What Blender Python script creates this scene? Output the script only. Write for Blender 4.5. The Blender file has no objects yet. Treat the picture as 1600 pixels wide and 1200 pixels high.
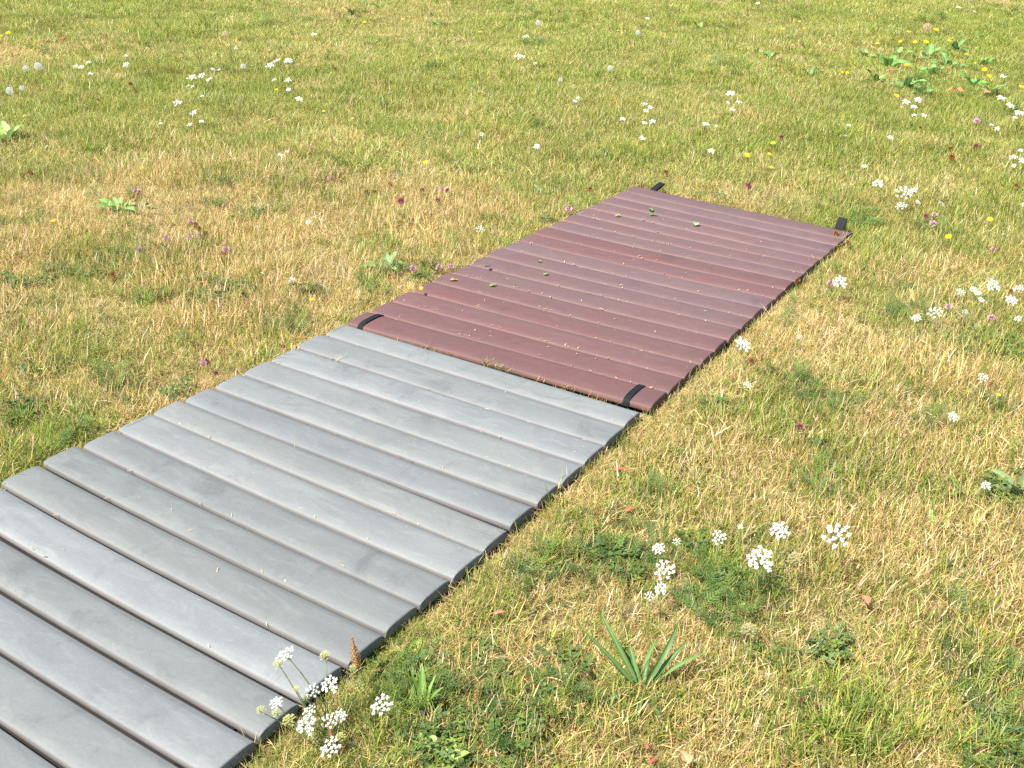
import bpy, math, random
import numpy as np
from mathutils import Vector, Matrix

rng = np.random.default_rng(7)
random.seed(7)
sc = bpy.context.scene
C = sc.collection

# ------------------------------------------------------------------ camera
F_PX, CAM_H, PITCH, ROLL = 1616.5, 1.4955, 0.45348, 0.03424
cp, sp = math.cos(PITCH), math.sin(PITCH)
r0 = Vector((1, 0, 0)); fw = Vector((0, cp, -sp)); u0 = Vector((0, sp, cp))
rt = r0 * math.cos(ROLL) + u0 * math.sin(ROLL)
up = -r0 * math.sin(ROLL) + u0 * math.cos(ROLL)
cam = bpy.data.cameras.new('camera'); cam_o = bpy.data.objects.new('camera', cam); C.objects.link(cam_o)
m = Matrix((rt, up, -fw)).transposed().to_4x4(); m.translation = (0, 0, CAM_H)
cam_o.matrix_world = m
cam.sensor_width = 36; cam.lens = 36 * F_PX / 1600; cam.clip_start = 0.05; cam.clip_end = 3000
sc.camera = cam_o

# ------------------------------------------------------------------ light
SUN_EL = math.radians(56); SH = Vector((0.85, 0.53)).normalized()      # shadows fall to the right and away
w = bpy.data.worlds.new('World'); sc.world = w; w.use_nodes = True
nt = w.node_tree; bg = nt.nodes['Background']
sky = nt.nodes.new('ShaderNodeTexSky'); sky.sky_type = 'NISHITA'; sky.sun_disc = False
sky.sun_elevation = SUN_EL; sky.sun_rotation = math.atan2(-SH.x, -SH.y)
nt.links.new(sky.outputs[0], bg.inputs[0]); bg.inputs[1].default_value = 0.09
sun = bpy.data.lights.new('sun', 'SUN'); sun.energy = 4.6; sun.angle = math.radians(0.53); sun.color = (1, 0.955, 0.88)
sun_o = bpy.data.objects.new('sun', sun); C.objects.link(sun_o)
d = Vector((SH.x * math.cos(SUN_EL), SH.y * math.cos(SUN_EL), -math.sin(SUN_EL)))
sun_o.rotation_euler = d.to_track_quat('-Z', 'Y').to_euler()
sc.view_settings.view_transform = 'Standard'; sc.view_settings.look = 'None'
sc.view_settings.gamma = 1; sc.view_settings.use_curve_mapping = False
sc.view_settings.exposure = 1.38
sc.cycles.use_denoising = False
sc.cycles.use_adaptive_sampling = True; sc.cycles.adaptive_threshold = 0.02
sc.cycles.max_bounces = 3; sc.cycles.transparent_max_bounces = 4
sc.cycles.diffuse_bounces = 2; sc.cycles.transmission_bounces = 2


def at(px, py, z=0.0):
    """where the line of sight of a photograph pixel meets the level z"""
    dd = fw + rt * ((px - 800) / F_PX) - up * ((py - 600) / F_PX)
    k = (z - CAM_H) / dd.z
    return Vector((dd.x * k, dd.y * k, z))


def ppm(p):                      # photograph pixels per metre at a point
    return F_PX / ((Vector(p) - Vector((0, 0, CAM_H))).dot(fw))


GZ = -0.012                      # level of the soil; the mats lie at 0

# ------------------------------------------------------------------ helpers
def lin(h):
    h = h.lstrip('#')
    v = [int(h[i:i + 2], 16) / 255 for i in (0, 2, 4)]
    return tuple(((c / 12.92) if c <= 0.04045 else ((c + 0.055) / 1.055) ** 2.4) for c in v)


class MB:
    def __init__(s): s.v = []; s.f = []; s.c = []; s.n = 0
    def add(s, vs, fs, col):
        b = len(s.v)
        s.v += [tuple(x) for x in vs]
        s.f += [tuple(i + b for i in f) for f in fs]
        if col and isinstance(col[0], (tuple, list)): s.c += [tuple(c[:3]) for c in col]
        else: s.c += [tuple(col[:3])] * len(vs)
    def mesh(s, name, mat, smooth=True):
        me = bpy.data.meshes.new(name)
        me.from_pydata(s.v, [], s.f); me.update()
        a = me.color_attributes.new('Col', 'FLOAT_COLOR', 'POINT')
        arr = np.ones((len(s.v), 4), np.float32); arr[:, :3] = np.array(s.c, np.float32).reshape(-1, 3)
        a.data.foreach_set('color', arr.ravel())
        me.polygons.foreach_set('use_smooth', [smooth] * len(me.polygons))
        me.materials.append(mat)
        return me


def obj(name, me, parent=None, loc=(0, 0, 0), rot=(0, 0, 0), scale=1.0):
    o = bpy.data.objects.new(name, me); C.objects.link(o)
    o.parent = parent; o.location = loc; o.rotation_euler = rot
    o.scale = (scale,) * 3 if not hasattr(scale, '__len__') else scale
    return o


def tag(o, label, cat, group=None):
    o['label'] = label; o['category'] = cat
    if group: o['group'] = group
    return o


def empty(name, loc):
    o = bpy.data.objects.new(name, None); C.objects.link(o); o.location = loc; o.empty_display_size = 0.02
    return o


def tube(mb, pts, r0_, r1_, col, n=5, col1=None):
    pts = [Vector(p) for p in pts]; L = len(pts); vs = []; cs = []
    for i, p in enumerate(pts):
        t = (pts[min(i + 1, L - 1)] - pts[max(i - 1, 0)]).normalized()
        a = t.orthogonal().normalized(); b = t.cross(a)
        k = i / (L - 1); r = r0_ + (r1_ - r0_) * k
        cc = col if col1 is None else tuple(x + (y - x) * k for x, y in zip(col, col1))
        for j in range(n):
            an = 2 * math.pi * j / n
            vs.append(p + (a * math.cos(an) + b * math.sin(an)) * r); cs.append(cc)
    fs = []
    for i in range(L - 1):
        for j in range(n):
            fs.append((i * n + j, i * n + (j + 1) % n, (i + 1) * n + (j + 1) % n, (i + 1) * n + j))
    fs.append(tuple((L - 1) * n + j for j in range(n)))
    mb.add(vs, fs, cs)


# ------------------------------------------------------------------ materials
def new_mat(name):
    mt = bpy.data.materials.new(name); mt.use_nodes = True
    nt = mt.node_tree; nt.nodes.clear()
    return mt, nt, nt.nodes, nt.links


def leaf_mat(name, trans=0.3, rough=0.55, spec=0.3, tint=False):
    mt, nt, N, L = new_mat(name)
    out = N.new('ShaderNodeOutputMaterial'); mix = N.new('ShaderNodeMixShader'); mix.inputs[0].default_value = trans
    pb = N.new('ShaderNodeBsdfPrincipled'); pb.inputs['Roughness'].default_value = rough
    pb.inputs['Specular IOR Level'].default_value = spec
    tr = N.new('ShaderNodeBsdfTranslucent')
    ca = N.new('ShaderNodeAttribute'); ca.attribute_name = 'Col'
    col = ca.outputs['Color']
    if tint:
        ti = N.new('ShaderNodeAttribute'); ti.attribute_type = 'INSTANCER'; ti.attribute_name = 'tint'
        mu = N.new('ShaderNodeMix'); mu.data_type = 'RGBA'; mu.blend_type = 'MULTIPLY'; mu.inputs[0].default_value = 1
        L.new(col, mu.inputs[6]); L.new(ti.outputs['Color'], mu.inputs[7]); col = mu.outputs[2]
    L.new(col, pb.inputs['Base Color']); L.new(col, tr.inputs['Color'])
    L.new(pb.outputs[0], mix.inputs[1]); L.new(tr.outputs[0], mix.inputs[2]); L.new(mix.outputs[0], out.inputs[0])
    return mt


M_GRASS = leaf_mat('grass_blades', 0.38, 0.65, 0.2, tint=True)
M_LEAF = leaf_mat('weed_leaf', 0.25, 0.5, 0.4)
M_PETAL = leaf_mat('petal', 0.25, 0.7, 0.1)
M_STEM = leaf_mat('stem', 0.05, 0.6, 0.3)
M_FLUFF = leaf_mat('seed_fluff', 0.5, 0.8, 0.1)
M_DRY = leaf_mat('dry_leaf', 0.2, 0.7, 0.15)


def noise(N, L, vec, scale, detail=4, rough=0.55, dist=0.0):
    n = N.new('ShaderNodeTexNoise'); n.inputs['Scale'].default_value = scale
    n.inputs['Detail'].default_value = detail; n.inputs['Roughness'].default_value = rough
    n.inputs['Distortion'].default_value = dist
    L.new(vec, n.inputs['Vector']); return n.outputs['Fac']


def ramp(N, L, fac, stops):
    r = N.new('ShaderNodeValToRGB')
    while len(r.color_ramp.elements) < len(stops): r.color_ramp.elements.new(0.5)
    for e, (p, c) in zip(r.color_ramp.elements, stops):
        e.position = p; e.color = (c, c, c, 1) if not hasattr(c, '__len__') else (*c, 1)
    L.new(fac, r.inputs[0]); return r.outputs[0]


def mixc(N, L, fac, a, b, mode='MIX'):
    m_ = N.new('ShaderNodeMix'); m_.data_type = 'RGBA'; m_.blend_type = mode
    for s, v in ((0, fac), (6, a), (7, b)):
        if hasattr(v, 'links') or isinstance(v, bpy.types.NodeSocket): L.new(v, m_.inputs[s])
        elif s == 0: m_.inputs[0].default_value = v
        else: m_.inputs[s].default_value = (*v, 1)
    return m_.outputs[2]


def slat_mat(name, base, dark, light, dust, dust_amt, rough):
    mt, nt, N, L = new_mat(name)
    out = N.new('ShaderNodeOutputMaterial'); pb = N.new('ShaderNodeBsdfPrincipled'); L.new(pb.outputs[0], out.inputs[0])
    tc = N.new('ShaderNodeTexCoord'); oi = N.new('ShaderNodeObjectInfo')
    off = N.new('ShaderNodeVectorMath'); off.operation = 'SCALE'; off.inputs['Scale'].default_value = 37.0
    cx = N.new('ShaderNodeCombineXYZ')
    for k in range(3): L.new(oi.outputs['Random'], cx.inputs[k])
    L.new(cx.outputs[0], off.inputs[0])
    ad = N.new('ShaderNodeVectorMath'); ad.operation = 'ADD'
    L.new(tc.outputs['Object'], ad.inputs[0]); L.new(off.outputs[0], ad.inputs[1]); P = ad.outputs[0]
    mp = N.new('ShaderNodeMapping'); mp.inputs['Scale'].default_value = (1, 3.0, 3.0); L.new(P, mp.inputs[0]); PS = mp.outputs[0]
    blot = ramp(N, L, noise(N, L, PS, 3.2, 5, 0.6, 0.6), [(0.32, 0.0), (0.68, 1.0)])
    c = mixc(N, L, blot, base, dark)
    sm = ramp(N, L, noise(N, L, P, 2.3, 6, 0.7, 2.2), [(0.56, 0.0), (0.70, 0.75)])
    c = mixc(N, L, sm, c, tuple(x * .78 for x in dark))
    wear = ramp(N, L, noise(N, L, PS, 7.5, 6, 0.7, 1.5), [(0.50, 0.0), (0.78, 0.5)])
    c = mixc(N, L, wear, c, light)
    fine = ramp(N, L, noise(N, L, P, 140, 3, 0.6), [(0.3, 0.95), (0.7, 1.05)])
    c = mixc(N, L, 1.0, c, fine, 'MULTIPLY')
    # scratches along a slanted direction
    m2 = N.new('ShaderNodeMapping'); m2.inputs['Rotation'].default_value = (0, 0, 0.5); m2.inputs['Scale'].default_value = (7, 110, 7)
    L.new(P, m2.inputs[0])
    scr = ramp(N, L, noise(N, L, m2.outputs[0], 1.0, 2, 0.5), [(0.64, 0.0), (0.74, 0.35)])
    scr_m = ramp(N, L, noise(N, L, P, 5.5, 3, 0.5), [(0.52, 0.0), (0.66, 1.0)])
    scr = mixc(N, L, 1.0, scr, scr_m, 'MULTIPLY')
    c = mixc(N, L, scr, c, light)
    # small pale droppings and specks
    vo = N.new('ShaderNodeTexVoronoi'); vo.inputs['Scale'].default_value = 30; L.new(P, vo.inputs['Vector'])
    sp_ = ramp(N, L, vo.outputs['Distance'], [(0.0, 0.55), (0.05, 0.45), (0.10, 0.0)])
    spm = ramp(N, L, noise(N, L, P, 13, 2, 0.5), [(0.58, 0.0), (0.66, 1.0)])
    c = mixc(N, L, mixc(N, L, 1.0, sp_, spm, 'MULTIPLY'), c, tuple(min(1, x * 1.5) for x in light))
    # dust collected on the lower lip (mask stored on the mesh)
    ca = N.new('ShaderNodeAttribute'); ca.attribute_name = 'Col'
    sep = N.new('ShaderNodeSeparateColor'); L.new(ca.outputs['Color'], sep.inputs[0])
    dn = ramp(N, L, noise(N, L, PS, 11, 5, 0.65), [(0.25, 0.35), (0.7, 1.0)])
    dm = N.new('ShaderNodeMath'); dm.operation = 'MULTIPLY'; L.new(sep.outputs[0], dm.inputs[0]); L.new(dn, dm.inputs[1])
    dm2 = N.new('ShaderNodeMath'); dm2.operation = 'MULTIPLY'; dm2.inputs[1].default_value = dust_amt; L.new(dm.outputs[0], dm2.inputs[0])
    c = mixc(N, L, dm2.outputs[0], c, dust)
    ed = N.new('ShaderNodeMath'); ed.operation = 'MULTIPLY'; L.new(sep.outputs[1], ed.inputs[0]); L.new(dn, ed.inputs[1])
    ed2 = N.new('ShaderNodeMath'); ed2.operation = 'MULTIPLY'; ed2.inputs[1].default_value = 0.4; L.new(ed.outputs[0], ed2.inputs[0])
    c = mixc(N, L, ed2.outputs[0], c, light)
    c = mixc(N, L, 1.0, c, oi.outputs['Color'], 'MULTIPLY')
    L.new(c, pb.inputs['Base Color'])
    rr = ramp(N, L, blot, [(0.0, rough - 0.06), (1.0, rough + 0.1)])
    L.new(rr, pb.inputs['Roughness']); pb.inputs['Specular IOR Level'].default_value = 0.22
    bp = N.new('ShaderNodeBump'); bp.inputs['Strength'].default_value = 0.12; bp.inputs['Distance'].default_value = 0.002
    L.new(noise(N, L, P, 60, 5, 0.65), bp.inputs['Height'])
    L.new(bp.outputs[0], pb.inputs['Normal'])
    return mt


M_GREY = slat_mat('grey_plastic', (0.152, 0.159, 0.153), (0.122, 0.130, 0.128), (0.205, 0.209, 0.198), (0.240, 0.200, 0.190), 0.6, 0.70)
M_RED = slat_mat('oxide_red_plastic', (0.118, 0.054, 0.050), (0.102, 0.058, 0.056), (0.148, 0.092, 0.084), (0.26, 0.145, 0.112), 0.75, 0.68)


def plain(name, col, rough=0.6, spec=0.4, bump=0.0, scale=300):
    mt, nt, N, L = new_mat(name)
    out = N.new('ShaderNodeOutputMaterial'); pb = N.new('ShaderNodeBsdfPrincipled'); L.new(pb.outputs[0], out.inputs[0])
    tc = N.new('ShaderNodeTexCoord')
    n = noise(N, L, tc.outputs['Object'], scale, 4)
    c = mixc(N, L, ramp(N, L, n, [(0.3, 0.0), (0.7, 1.0)]), tuple(x * 0.75 for x in col), tuple(x * 1.3 for x in col))
    L.new(c, pb.inputs['Base Color']); pb.inputs['Roughness'].default_value = rough
    pb.inputs['Specular IOR Level'].default_value = spec
    if bump:
        bp = N.new('ShaderNodeBump'); bp.inputs['Strength'].default_value = bump; bp.inputs['Distance'].default_value = 0.001
        L.new(n, bp.inputs['Height']); L.new(bp.outputs[0], pb.inputs['Normal'])
    return mt


M_STRAP = plain('black_webbing', (0.007, 0.0075, 0.009), 0.7, 0.2, 0.5, 700)

mt, nt, N, L = new_mat('soil_and_thatch')
out = N.new('ShaderNodeOutputMaterial'); pb = N.new('ShaderNodeBsdfPrincipled'); L.new(pb.outputs[0], out.inputs[0])
tc = N.new('ShaderNodeTexCoord'); P = tc.outputs['Object']
c = mixc(N, L, ramp(N, L, noise(N, L, P, 1.1, 5), [(0.35, 0.0), (0.65, 1.0)]), (0.26, 0.20, 0.09), (0.16, 0.155, 0.05))
mp = N.new('ShaderNodeMapping'); mp.inputs['Scale'].default_value = (90, 60, 60); L.new(P, mp.inputs[0])
c = mixc(N, L, ramp(N, L, noise(N, L, mp.outputs[0], 1.0, 6, 0.7, 1.0), [(0.4, 0.0), (0.7, 0.8)]), c, (0.45, 0.36, 0.18))
c = mixc(N, L, ramp(N, L, noise(N, L, P, 35, 6, 0.7), [(0.40, 0.8), (0.58, 0.0)]), c, (0.07, 0.05, 0.022))
L.new(c, pb.inputs['Base Color']); pb.inputs['Roughness'].default_value = 0.95; pb.inputs['Specular IOR Level'].default_value = 0.1
bp = N.new('ShaderNodeBump'); bp.inputs['Strength'].default_value = 0.8; bp.inputs['Distance'].default_value = 0.01
L.new(noise(N, L, P, 70, 6, 0.7), bp.inputs['Height']); L.new(bp.outputs[0], pb.inputs['Normal'])
M_SOIL = mt

# ------------------------------------------------------------------ ground
def hgt(x, y):
    """gentle unevenness of the lawn, flat near the mats"""
    x = np.asarray(x, float); y = np.asarray(y, float)
    dist = np.abs((x + 0.5) * 0.85 - (y - 3.4) * 0.53 - 0.6)
    k = np.clip((dist - 0.9) / 1.5, 0, 1)
    k = np.maximum(k, np.clip((y - 6.5) / 2, 0, 1))
    hh = 0.018 * np.sin(x * 1.7 + 0.6 * y + 0.5) * np.cos(y * 1.1 - 0.4 * x) + 0.012 * np.sin(x * 3.1 - y * 2.3) + 0.03 * np.sin(x * 0.43 + 1.2) * np.sin(y * 0.37)
    return GZ + k * hh * np.clip((60 - np.hypot(x, y)) / 20, 0, 1)


xs = np.concatenate([[-900, -300, -120, -60], np.arange(-30, 30.01, 0.5), [60, 120, 300, 900]])
ys = np.concatenate([[-400, -100, -40, -20], np.arange(-10, 45.01, 0.5), [70, 150, 400, 1500]])
X, Y = np.meshgrid(xs, ys); Z = hgt(X, Y)
nx, ny = len(xs), len(ys)
gv = np.stack([X.ravel(), Y.ravel(), Z.ravel()], -1)
gf = [(j * nx + i, j * nx + i + 1, (j + 1) * nx + i + 1, (j + 1) * nx + i) for j in range(ny - 1) for i in range(nx - 1)]
me = bpy.data.meshes.new('ground'); me.from_pydata(gv.tolist(), [], gf); me.update(); me.materials.append(M_SOIL)
me.polygons.foreach_set('use_smooth', [True] * len(me.polygons))
ground = obj('ground', me); ground['kind'] = 'structure'

# ------------------------------------------------------------------ sheet under the mats, coloured near black to paint shade in the gaps
def shade_sheet():
    mt, nt, N, L = new_mat('gap_shade')
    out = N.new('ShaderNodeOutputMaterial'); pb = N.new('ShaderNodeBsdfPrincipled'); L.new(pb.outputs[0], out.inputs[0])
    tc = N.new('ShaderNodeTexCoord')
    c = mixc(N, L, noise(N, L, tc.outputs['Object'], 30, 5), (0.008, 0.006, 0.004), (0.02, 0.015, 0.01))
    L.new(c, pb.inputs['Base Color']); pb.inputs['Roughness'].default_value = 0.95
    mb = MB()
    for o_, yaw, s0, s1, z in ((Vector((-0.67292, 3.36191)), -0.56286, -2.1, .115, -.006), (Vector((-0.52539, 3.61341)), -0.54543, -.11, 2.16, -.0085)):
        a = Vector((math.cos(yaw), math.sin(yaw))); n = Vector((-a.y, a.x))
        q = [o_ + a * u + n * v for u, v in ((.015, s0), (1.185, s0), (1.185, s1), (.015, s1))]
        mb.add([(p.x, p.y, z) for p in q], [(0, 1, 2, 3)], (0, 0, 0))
    o = obj('gap_shade_sheet', mb.mesh('gap_shade_sheet', mt, False)); o['kind'] = 'structure'


shade_sheet()

# ------------------------------------------------------------------ the two mats
def slat_mesh(name, length, width, hh, mat, sag=0.0, bow=0.0, seam=None, seed=0):
    """arched plank along +x, front face at y=0, resting on z=0"""
    lr = random.Random(seed)
    fp = [(0.0030, 0.0, 1, 0), (0.0004, 0.003, 1, 0), (0.0, hh * 0.36, 1, 0), (0.0002, hh * 0.56, .9, .2), (0.0010, hh * 0.66, 0.5, 0.9), (0.0026, hh * 0.735, 0.15, 1.0), (0.0052, hh * 0.785, 0.05, 0.5), (0.0100, hh * 0.838, 0, 0.15)]
    top = [(width * k, hh * (1 - 4.7 * abs(k - .5) ** 4.0), 0, 0) for k in (.13, .19, .27, .38, .5, .62, .73, .81, .87)]
    prof = fp + top + [(width - y, z, a_, 0) for y, z, a_, _ in reversed(fp)]
    n = len(prof)
    st = [(0.0, 0.0035), (0.0012, 0.0012), (0.0035, 0.0)]
    if seam: st += [(seam, 0.0), (seam + 0.0008, 0.0022), (seam + 0.0028, 0.0022), (seam + 0.0036, 0.0)]
    st += [(length * k, 0.0) for k in (0.1, 0.2, 0.3, 0.4, 0.5, 0.6, 0.7, 0.8, 0.9)]
    st += [(length - 0.0035, 0.0), (length - 0.0012, 0.0012), (length, 0.0035)]
    mb = MB(); vs = []; cs = []
    w1, w2 = lr.uniform(0, 6), lr.uniform(0, 6)
    for x, ins in st:
        t = x / length
        dz = -sag * (1 - (2 * t - 1) ** 2) + 0.0012 * math.sin(t * 5 + w1)
        dy = -bow * (1 - (2 * t - 1) ** 2) + 0.0010 * math.sin(t * 4 + w2)
        for (y, z, a, b) in prof:
            yy = min(max(y, ins), width - ins); zz = min(z, hh - ins) if z > hh * 0.5 else z
            vs.append((x, yy + dy, zz + dz)); cs.append((a, b, 0))
    fs = []
    for i in range(len(st) - 1):
        for j in range(n):
            fs.append((i * n + j, (i + 1) * n + j, (i + 1) * n + (j + 1) % n, i * n + (j + 1) % n))
    mb.add(vs, fs, cs)
    mb.add(vs[:n], [tuple(range(n))], [(0.5, 0, 0)] * n)
    mb.add(vs[-n:], [tuple(range(n - 1, -1, -1))], [(0.25, 0, 0)] * n)
    me = mb.mesh(name, mat)
    # flat caps
    k = len(me.polygons); me.polygons[k - 1].use_smooth = False; me.polygons[k - 2].use_smooth = False
    return me


def place_slats(root, ends, mat, tones, hh, gap, seams, gap2=0.0):
    """ends: list of (left xy, right xy, last width); the slats follow one another towards the viewer or away"""
    for i, (a, b, wd, sag, bow) in enumerate(ends):
        a = Vector((*a, 0)); b = Vector((*b, 0)); ln = (b - a).length
        yaw = math.atan2(b.y - a.y, b.x - a.x)
        me = slat_mesh('slat', ln, wd - gap - gap2 * min(1, max(0, (i - 7) / 5)), hh, mat, sag, bow, seams.get(i), i)
        o = obj('slat', me, root, a + Vector((0, 0, 0.0035 + random.uniform(-0.0005, 0.001))), (random.uniform(-0.008, 0.008), 0, yaw))
        t = tones[i % len(tones)]
        o.color = (t * 1.0, t * 1.0, t * 1.0, 1) if not hasattr(t, '__len__') else (*t, 1)


GO, GYAW, GPITCH = Vector((-0.67292, 3.36191)), -0.56286, 0.124493
GA = Vector((math.cos(GYAW), math.sin(GYAW))); GN_ = Vector((-GA.y, GA.x))
# measured departures of each plank's front corners from an even spacing: left (along, across), right (along, across)
GDEV = [(-.001, -.012, 1.182, -.030), (-.004, .006, 1.190, -.018), (.008, .015, 1.194, -.013), (.010, .017, 1.199, -.003), (.012, .017, 1.197, -.008),
        (.006, .008, 1.197, -.001), (-.003, -.003, 1.203, .004), (0, .003, 1.207, .008), (.003, -.004, 1.205, .008), (-.012, -.010, 1.203, .002),
        (-.005, -.007, 1.204, .001), (.004, -.004, 1.197, .005), (0, -.006, 1.199, -.001), (.003, -.005, 1.201, -.005), (-.002, -.008, 1.197, -.008), (.002, -.008, 1.2, -.008), (0, -.008, 1.203, -.008)]
ge = []
for i, (la, lb, ra, rb) in enumerate(GDEV):
    l = GO + GA * la - GN_ * (GPITCH * i + lb); r = GO + GA * ra - GN_ * (GPITCH * i + rb)
    if i: pl, pr = GDEV[i - 1][1], GDEV[i - 1][3]; wd = GPITCH + min(lb - pl, rb - pr)
    else: wd = 0.117
    k = min(1, max(0, (i - 4) / 7))
    ge.append(((l.x, l.y), (r.x, r.y), wd, 0.002 + 0.004 * k, 0.003 * k))
grey = empty('slatted_walkway_mat', (0, 0, 0))
tag(grey, 'pale grey plastic slatted walkway mat lying on the lawn in front of the red mat', 'walkway mat', 'roll-out walkway mats')
gt = [(1.10, 1.11, 1.12), (.98, .985, 1.0), (1.16, 1.17, 1.19), (1.04, 1.05, 1.05), (1.05, 1.06, 1.06), (.93, .95, .99), (1.08, 1.07, 1.05), (1.13, 1.14, 1.15),
      (.90, .90, .91), (.88, .89, .89), (.91, .91, .90), (1.22, 1.24, 1.27), (.93, .94, .94), (1.01, 1.03, 1.07), (.97, .98, .98), (.95, .96, .97), (.95, .96, .97)]
gt = [tuple(1 + (v - 1) * .72 for v in t) for t in gt]
place_slats(grey, ge, M_GREY, gt, 0.0275, 0.0055, {0: 0.012, 7: 0.014}, 0.0075)

RO, RYAW, RPITCH = Vector((-0.52539, 3.61341)), -0.54543, 0.129203
RA = Vector((math.cos(RYAW), math.sin(RYAW))); RN = Vector((-RA.y, RA.x))


def red_front(i):     # i = 0 is the plank under the strap ends, next to the grey mat
    u = i / 17
    l = -0.024 + 0.062 * u; r = 0.008 + 0.075 * u - 0.155 * u * u
    lj = (0, .004, -.006, .005, -.003, .006, 0, -.006, .004, .003, -.005, .006, 0, -.004, .003, -.002, .003, .001)[i]
    return (RO + RN * (RPITCH * (i - 1) + l) + RA * (-0.003 + 0.6 * lj), RO + RN * (RPITCH * (i - 1) + r) + RA * (1.2 + 0.4 * lj))


fr = [red_front(i) for i in range(18)]
re_ = []
for i in range(18):
    if i < 17: wd = min((fr[i + 1][0] - fr[i][0]).dot(RN), (fr[i + 1][1] - fr[i][1]).dot(RN))
    else: wd = 0.124
    re_.append(((fr[i][0].x, fr[i][0].y), (fr[i][1].x, fr[i][1].y), wd, 0.002, 0.001))
red = empty('slatted_walkway_mat', (0, 0, 0))
tag(red, 'dull oxide red plastic slatted walkway mat with black strap ends behind the grey mat', 'walkway mat', 'roll-out walkway mats')
rtn = [random.uniform(0.93, 1.07) for _ in range(18)]
place_slats(red, re_, M_RED, [(t, t * (1 + .30 * k), t * (1 + .36 * k)) for t, k in zip(rtn, (.0, .05, .1, .0, .35, .5, .6, .7, .8, .1, .05, .7, .5, .6, .75, .7, .8, .6))], 0.0265, 0.0035, {})


def ribbon(mb, pts, wid, th, side):
    """band of width wid along pts, side = unit vector across"""
    vs = []; s = Vector(side)
    pts = [Vector(p) for p in pts]
    for i, p in enumerate(pts):
        t = (pts[min(i + 1, len(pts) - 1)] - pts[max(i - 1, 0)]).normalized(); nrm = s.cross(t).normalized()
        vs += [p - s * wid / 2, p + s * wid / 2, p + s * wid / 2 + nrm * th, p - s * wid / 2 + nrm * th]
    fs = []
    for i in range(len(pts) - 1):
        for j in range(4):
            fs.append((i * 4 + j, i * 4 + (j + 1) % 4, i * 4 + 4 + (j + 1) % 4, i * 4 + 4 + j))
    fs += [(3, 2, 1, 0), tuple(len(pts) * 4 - 4 + j for j in range(4))]
    mb.add(vs, fs, (0, 0, 0))


def strap_over(root, along, i):
    """webbing that comes up over plank i and dives behind it"""
    a, b = fr[i]; ax = (b - a).normalized(); nn = Vector((-ax.y, ax.x))
    base = a + ax * along; wd = re_[i][2] - 0.0035; hh = 0.0265
    prof = [(-0.006, 0.002), (-0.0022, 0.012), (0.001, 0.0175), (0.006, 0.0210), (wd * .17, hh * .95 + .0014), (wd * .32, hh * .997 + .0014), (wd * .5, hh + .0012), (wd * .68, hh * .997 + .0014), (wd * .83, hh * .95 + .0014), (wd - .0045, hh * .785 + .001), (wd + .0012, hh * .45), (wd + 0.0018, 0.002)]
    pts = [(base.x + nn.x * y, base.y + nn.y * y, z + 0.0045) for y, z in prof]
    mb = MB(); ribbon(mb, pts, 0.022, 0.0016, (ax.x, ax.y, 0))
    o = obj('strap', mb.mesh('strap', M_STRAP, False), root); o['label'] = 'black strap band over the front red slat'


strap_over(red, 0.058, 0); strap_over(red, 1.118, 0)


def strap_end(root, along, rise, ln, skew, wid):
    """stiff folded end of the webbing, standing up behind the last plank"""
    a, b = fr[17]; ax = (b - a).normalized(); nn = Vector((-ax.y, ax.x)); base = a + ax * along + nn * 0.119
    dirn = (nn + ax * skew).normalized(); d3 = Vector((dirn.x, dirn.y, 0)); p0 = Vector((base.x, base.y, 0.012)); el = math.atan2(rise, ln)
    pts = [p0 - d3 * .02 + Vector((0, 0, -.006)), p0, p0 + d3 * ln * .3 + Vector((0, 0, rise * .35)), p0 + d3 * ln * .65 + Vector((0, 0, rise * .7)), p0 + d3 * ln + Vector((0, 0, rise))]
    mb = MB(); s_ = Vector((dirn.y, -dirn.x, 0)); ribbon(mb, pts, wid, 0.013, s_)
    me = mb.mesh('strap_end', M_STRAP, False); o = obj('strap_end', me, root); o['label'] = 'black strap end sticking out behind the last red slat'
    bv = o.modifiers.new('edges', 'BEVEL'); bv.width = .0025; bv.segments = 2


strap_end(red, 0.105, 0.034, 0.066, 0.30, .040); strap_end(red, 1.138, 0.062, 0.040, -0.05, .045)
# carrying straps that run under each mat
for root, o_, a_, n_, s0, s1 in ((grey, GO, GA, GN_, -1.95, 0.10), (red, RO, RA, RN, -0.12, 2.1)):
    for al in (0.075, 1.115):
        mb = MB(); q0 = o_ + a_ * al + n_ * s0; q1 = o_ + a_ * al + n_ * s1
        ribbon(mb, [(q0.x + (q1.x - q0.x) * k / 6, q0.y + (q1.y - q0.y) * k / 6, 0.0005) for k in range(7)], 0.026, 0.0015, (a_.x, a_.y, 0))
        obj('under_strap', mb.mesh('under_strap', M_STRAP, False), root)

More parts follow.
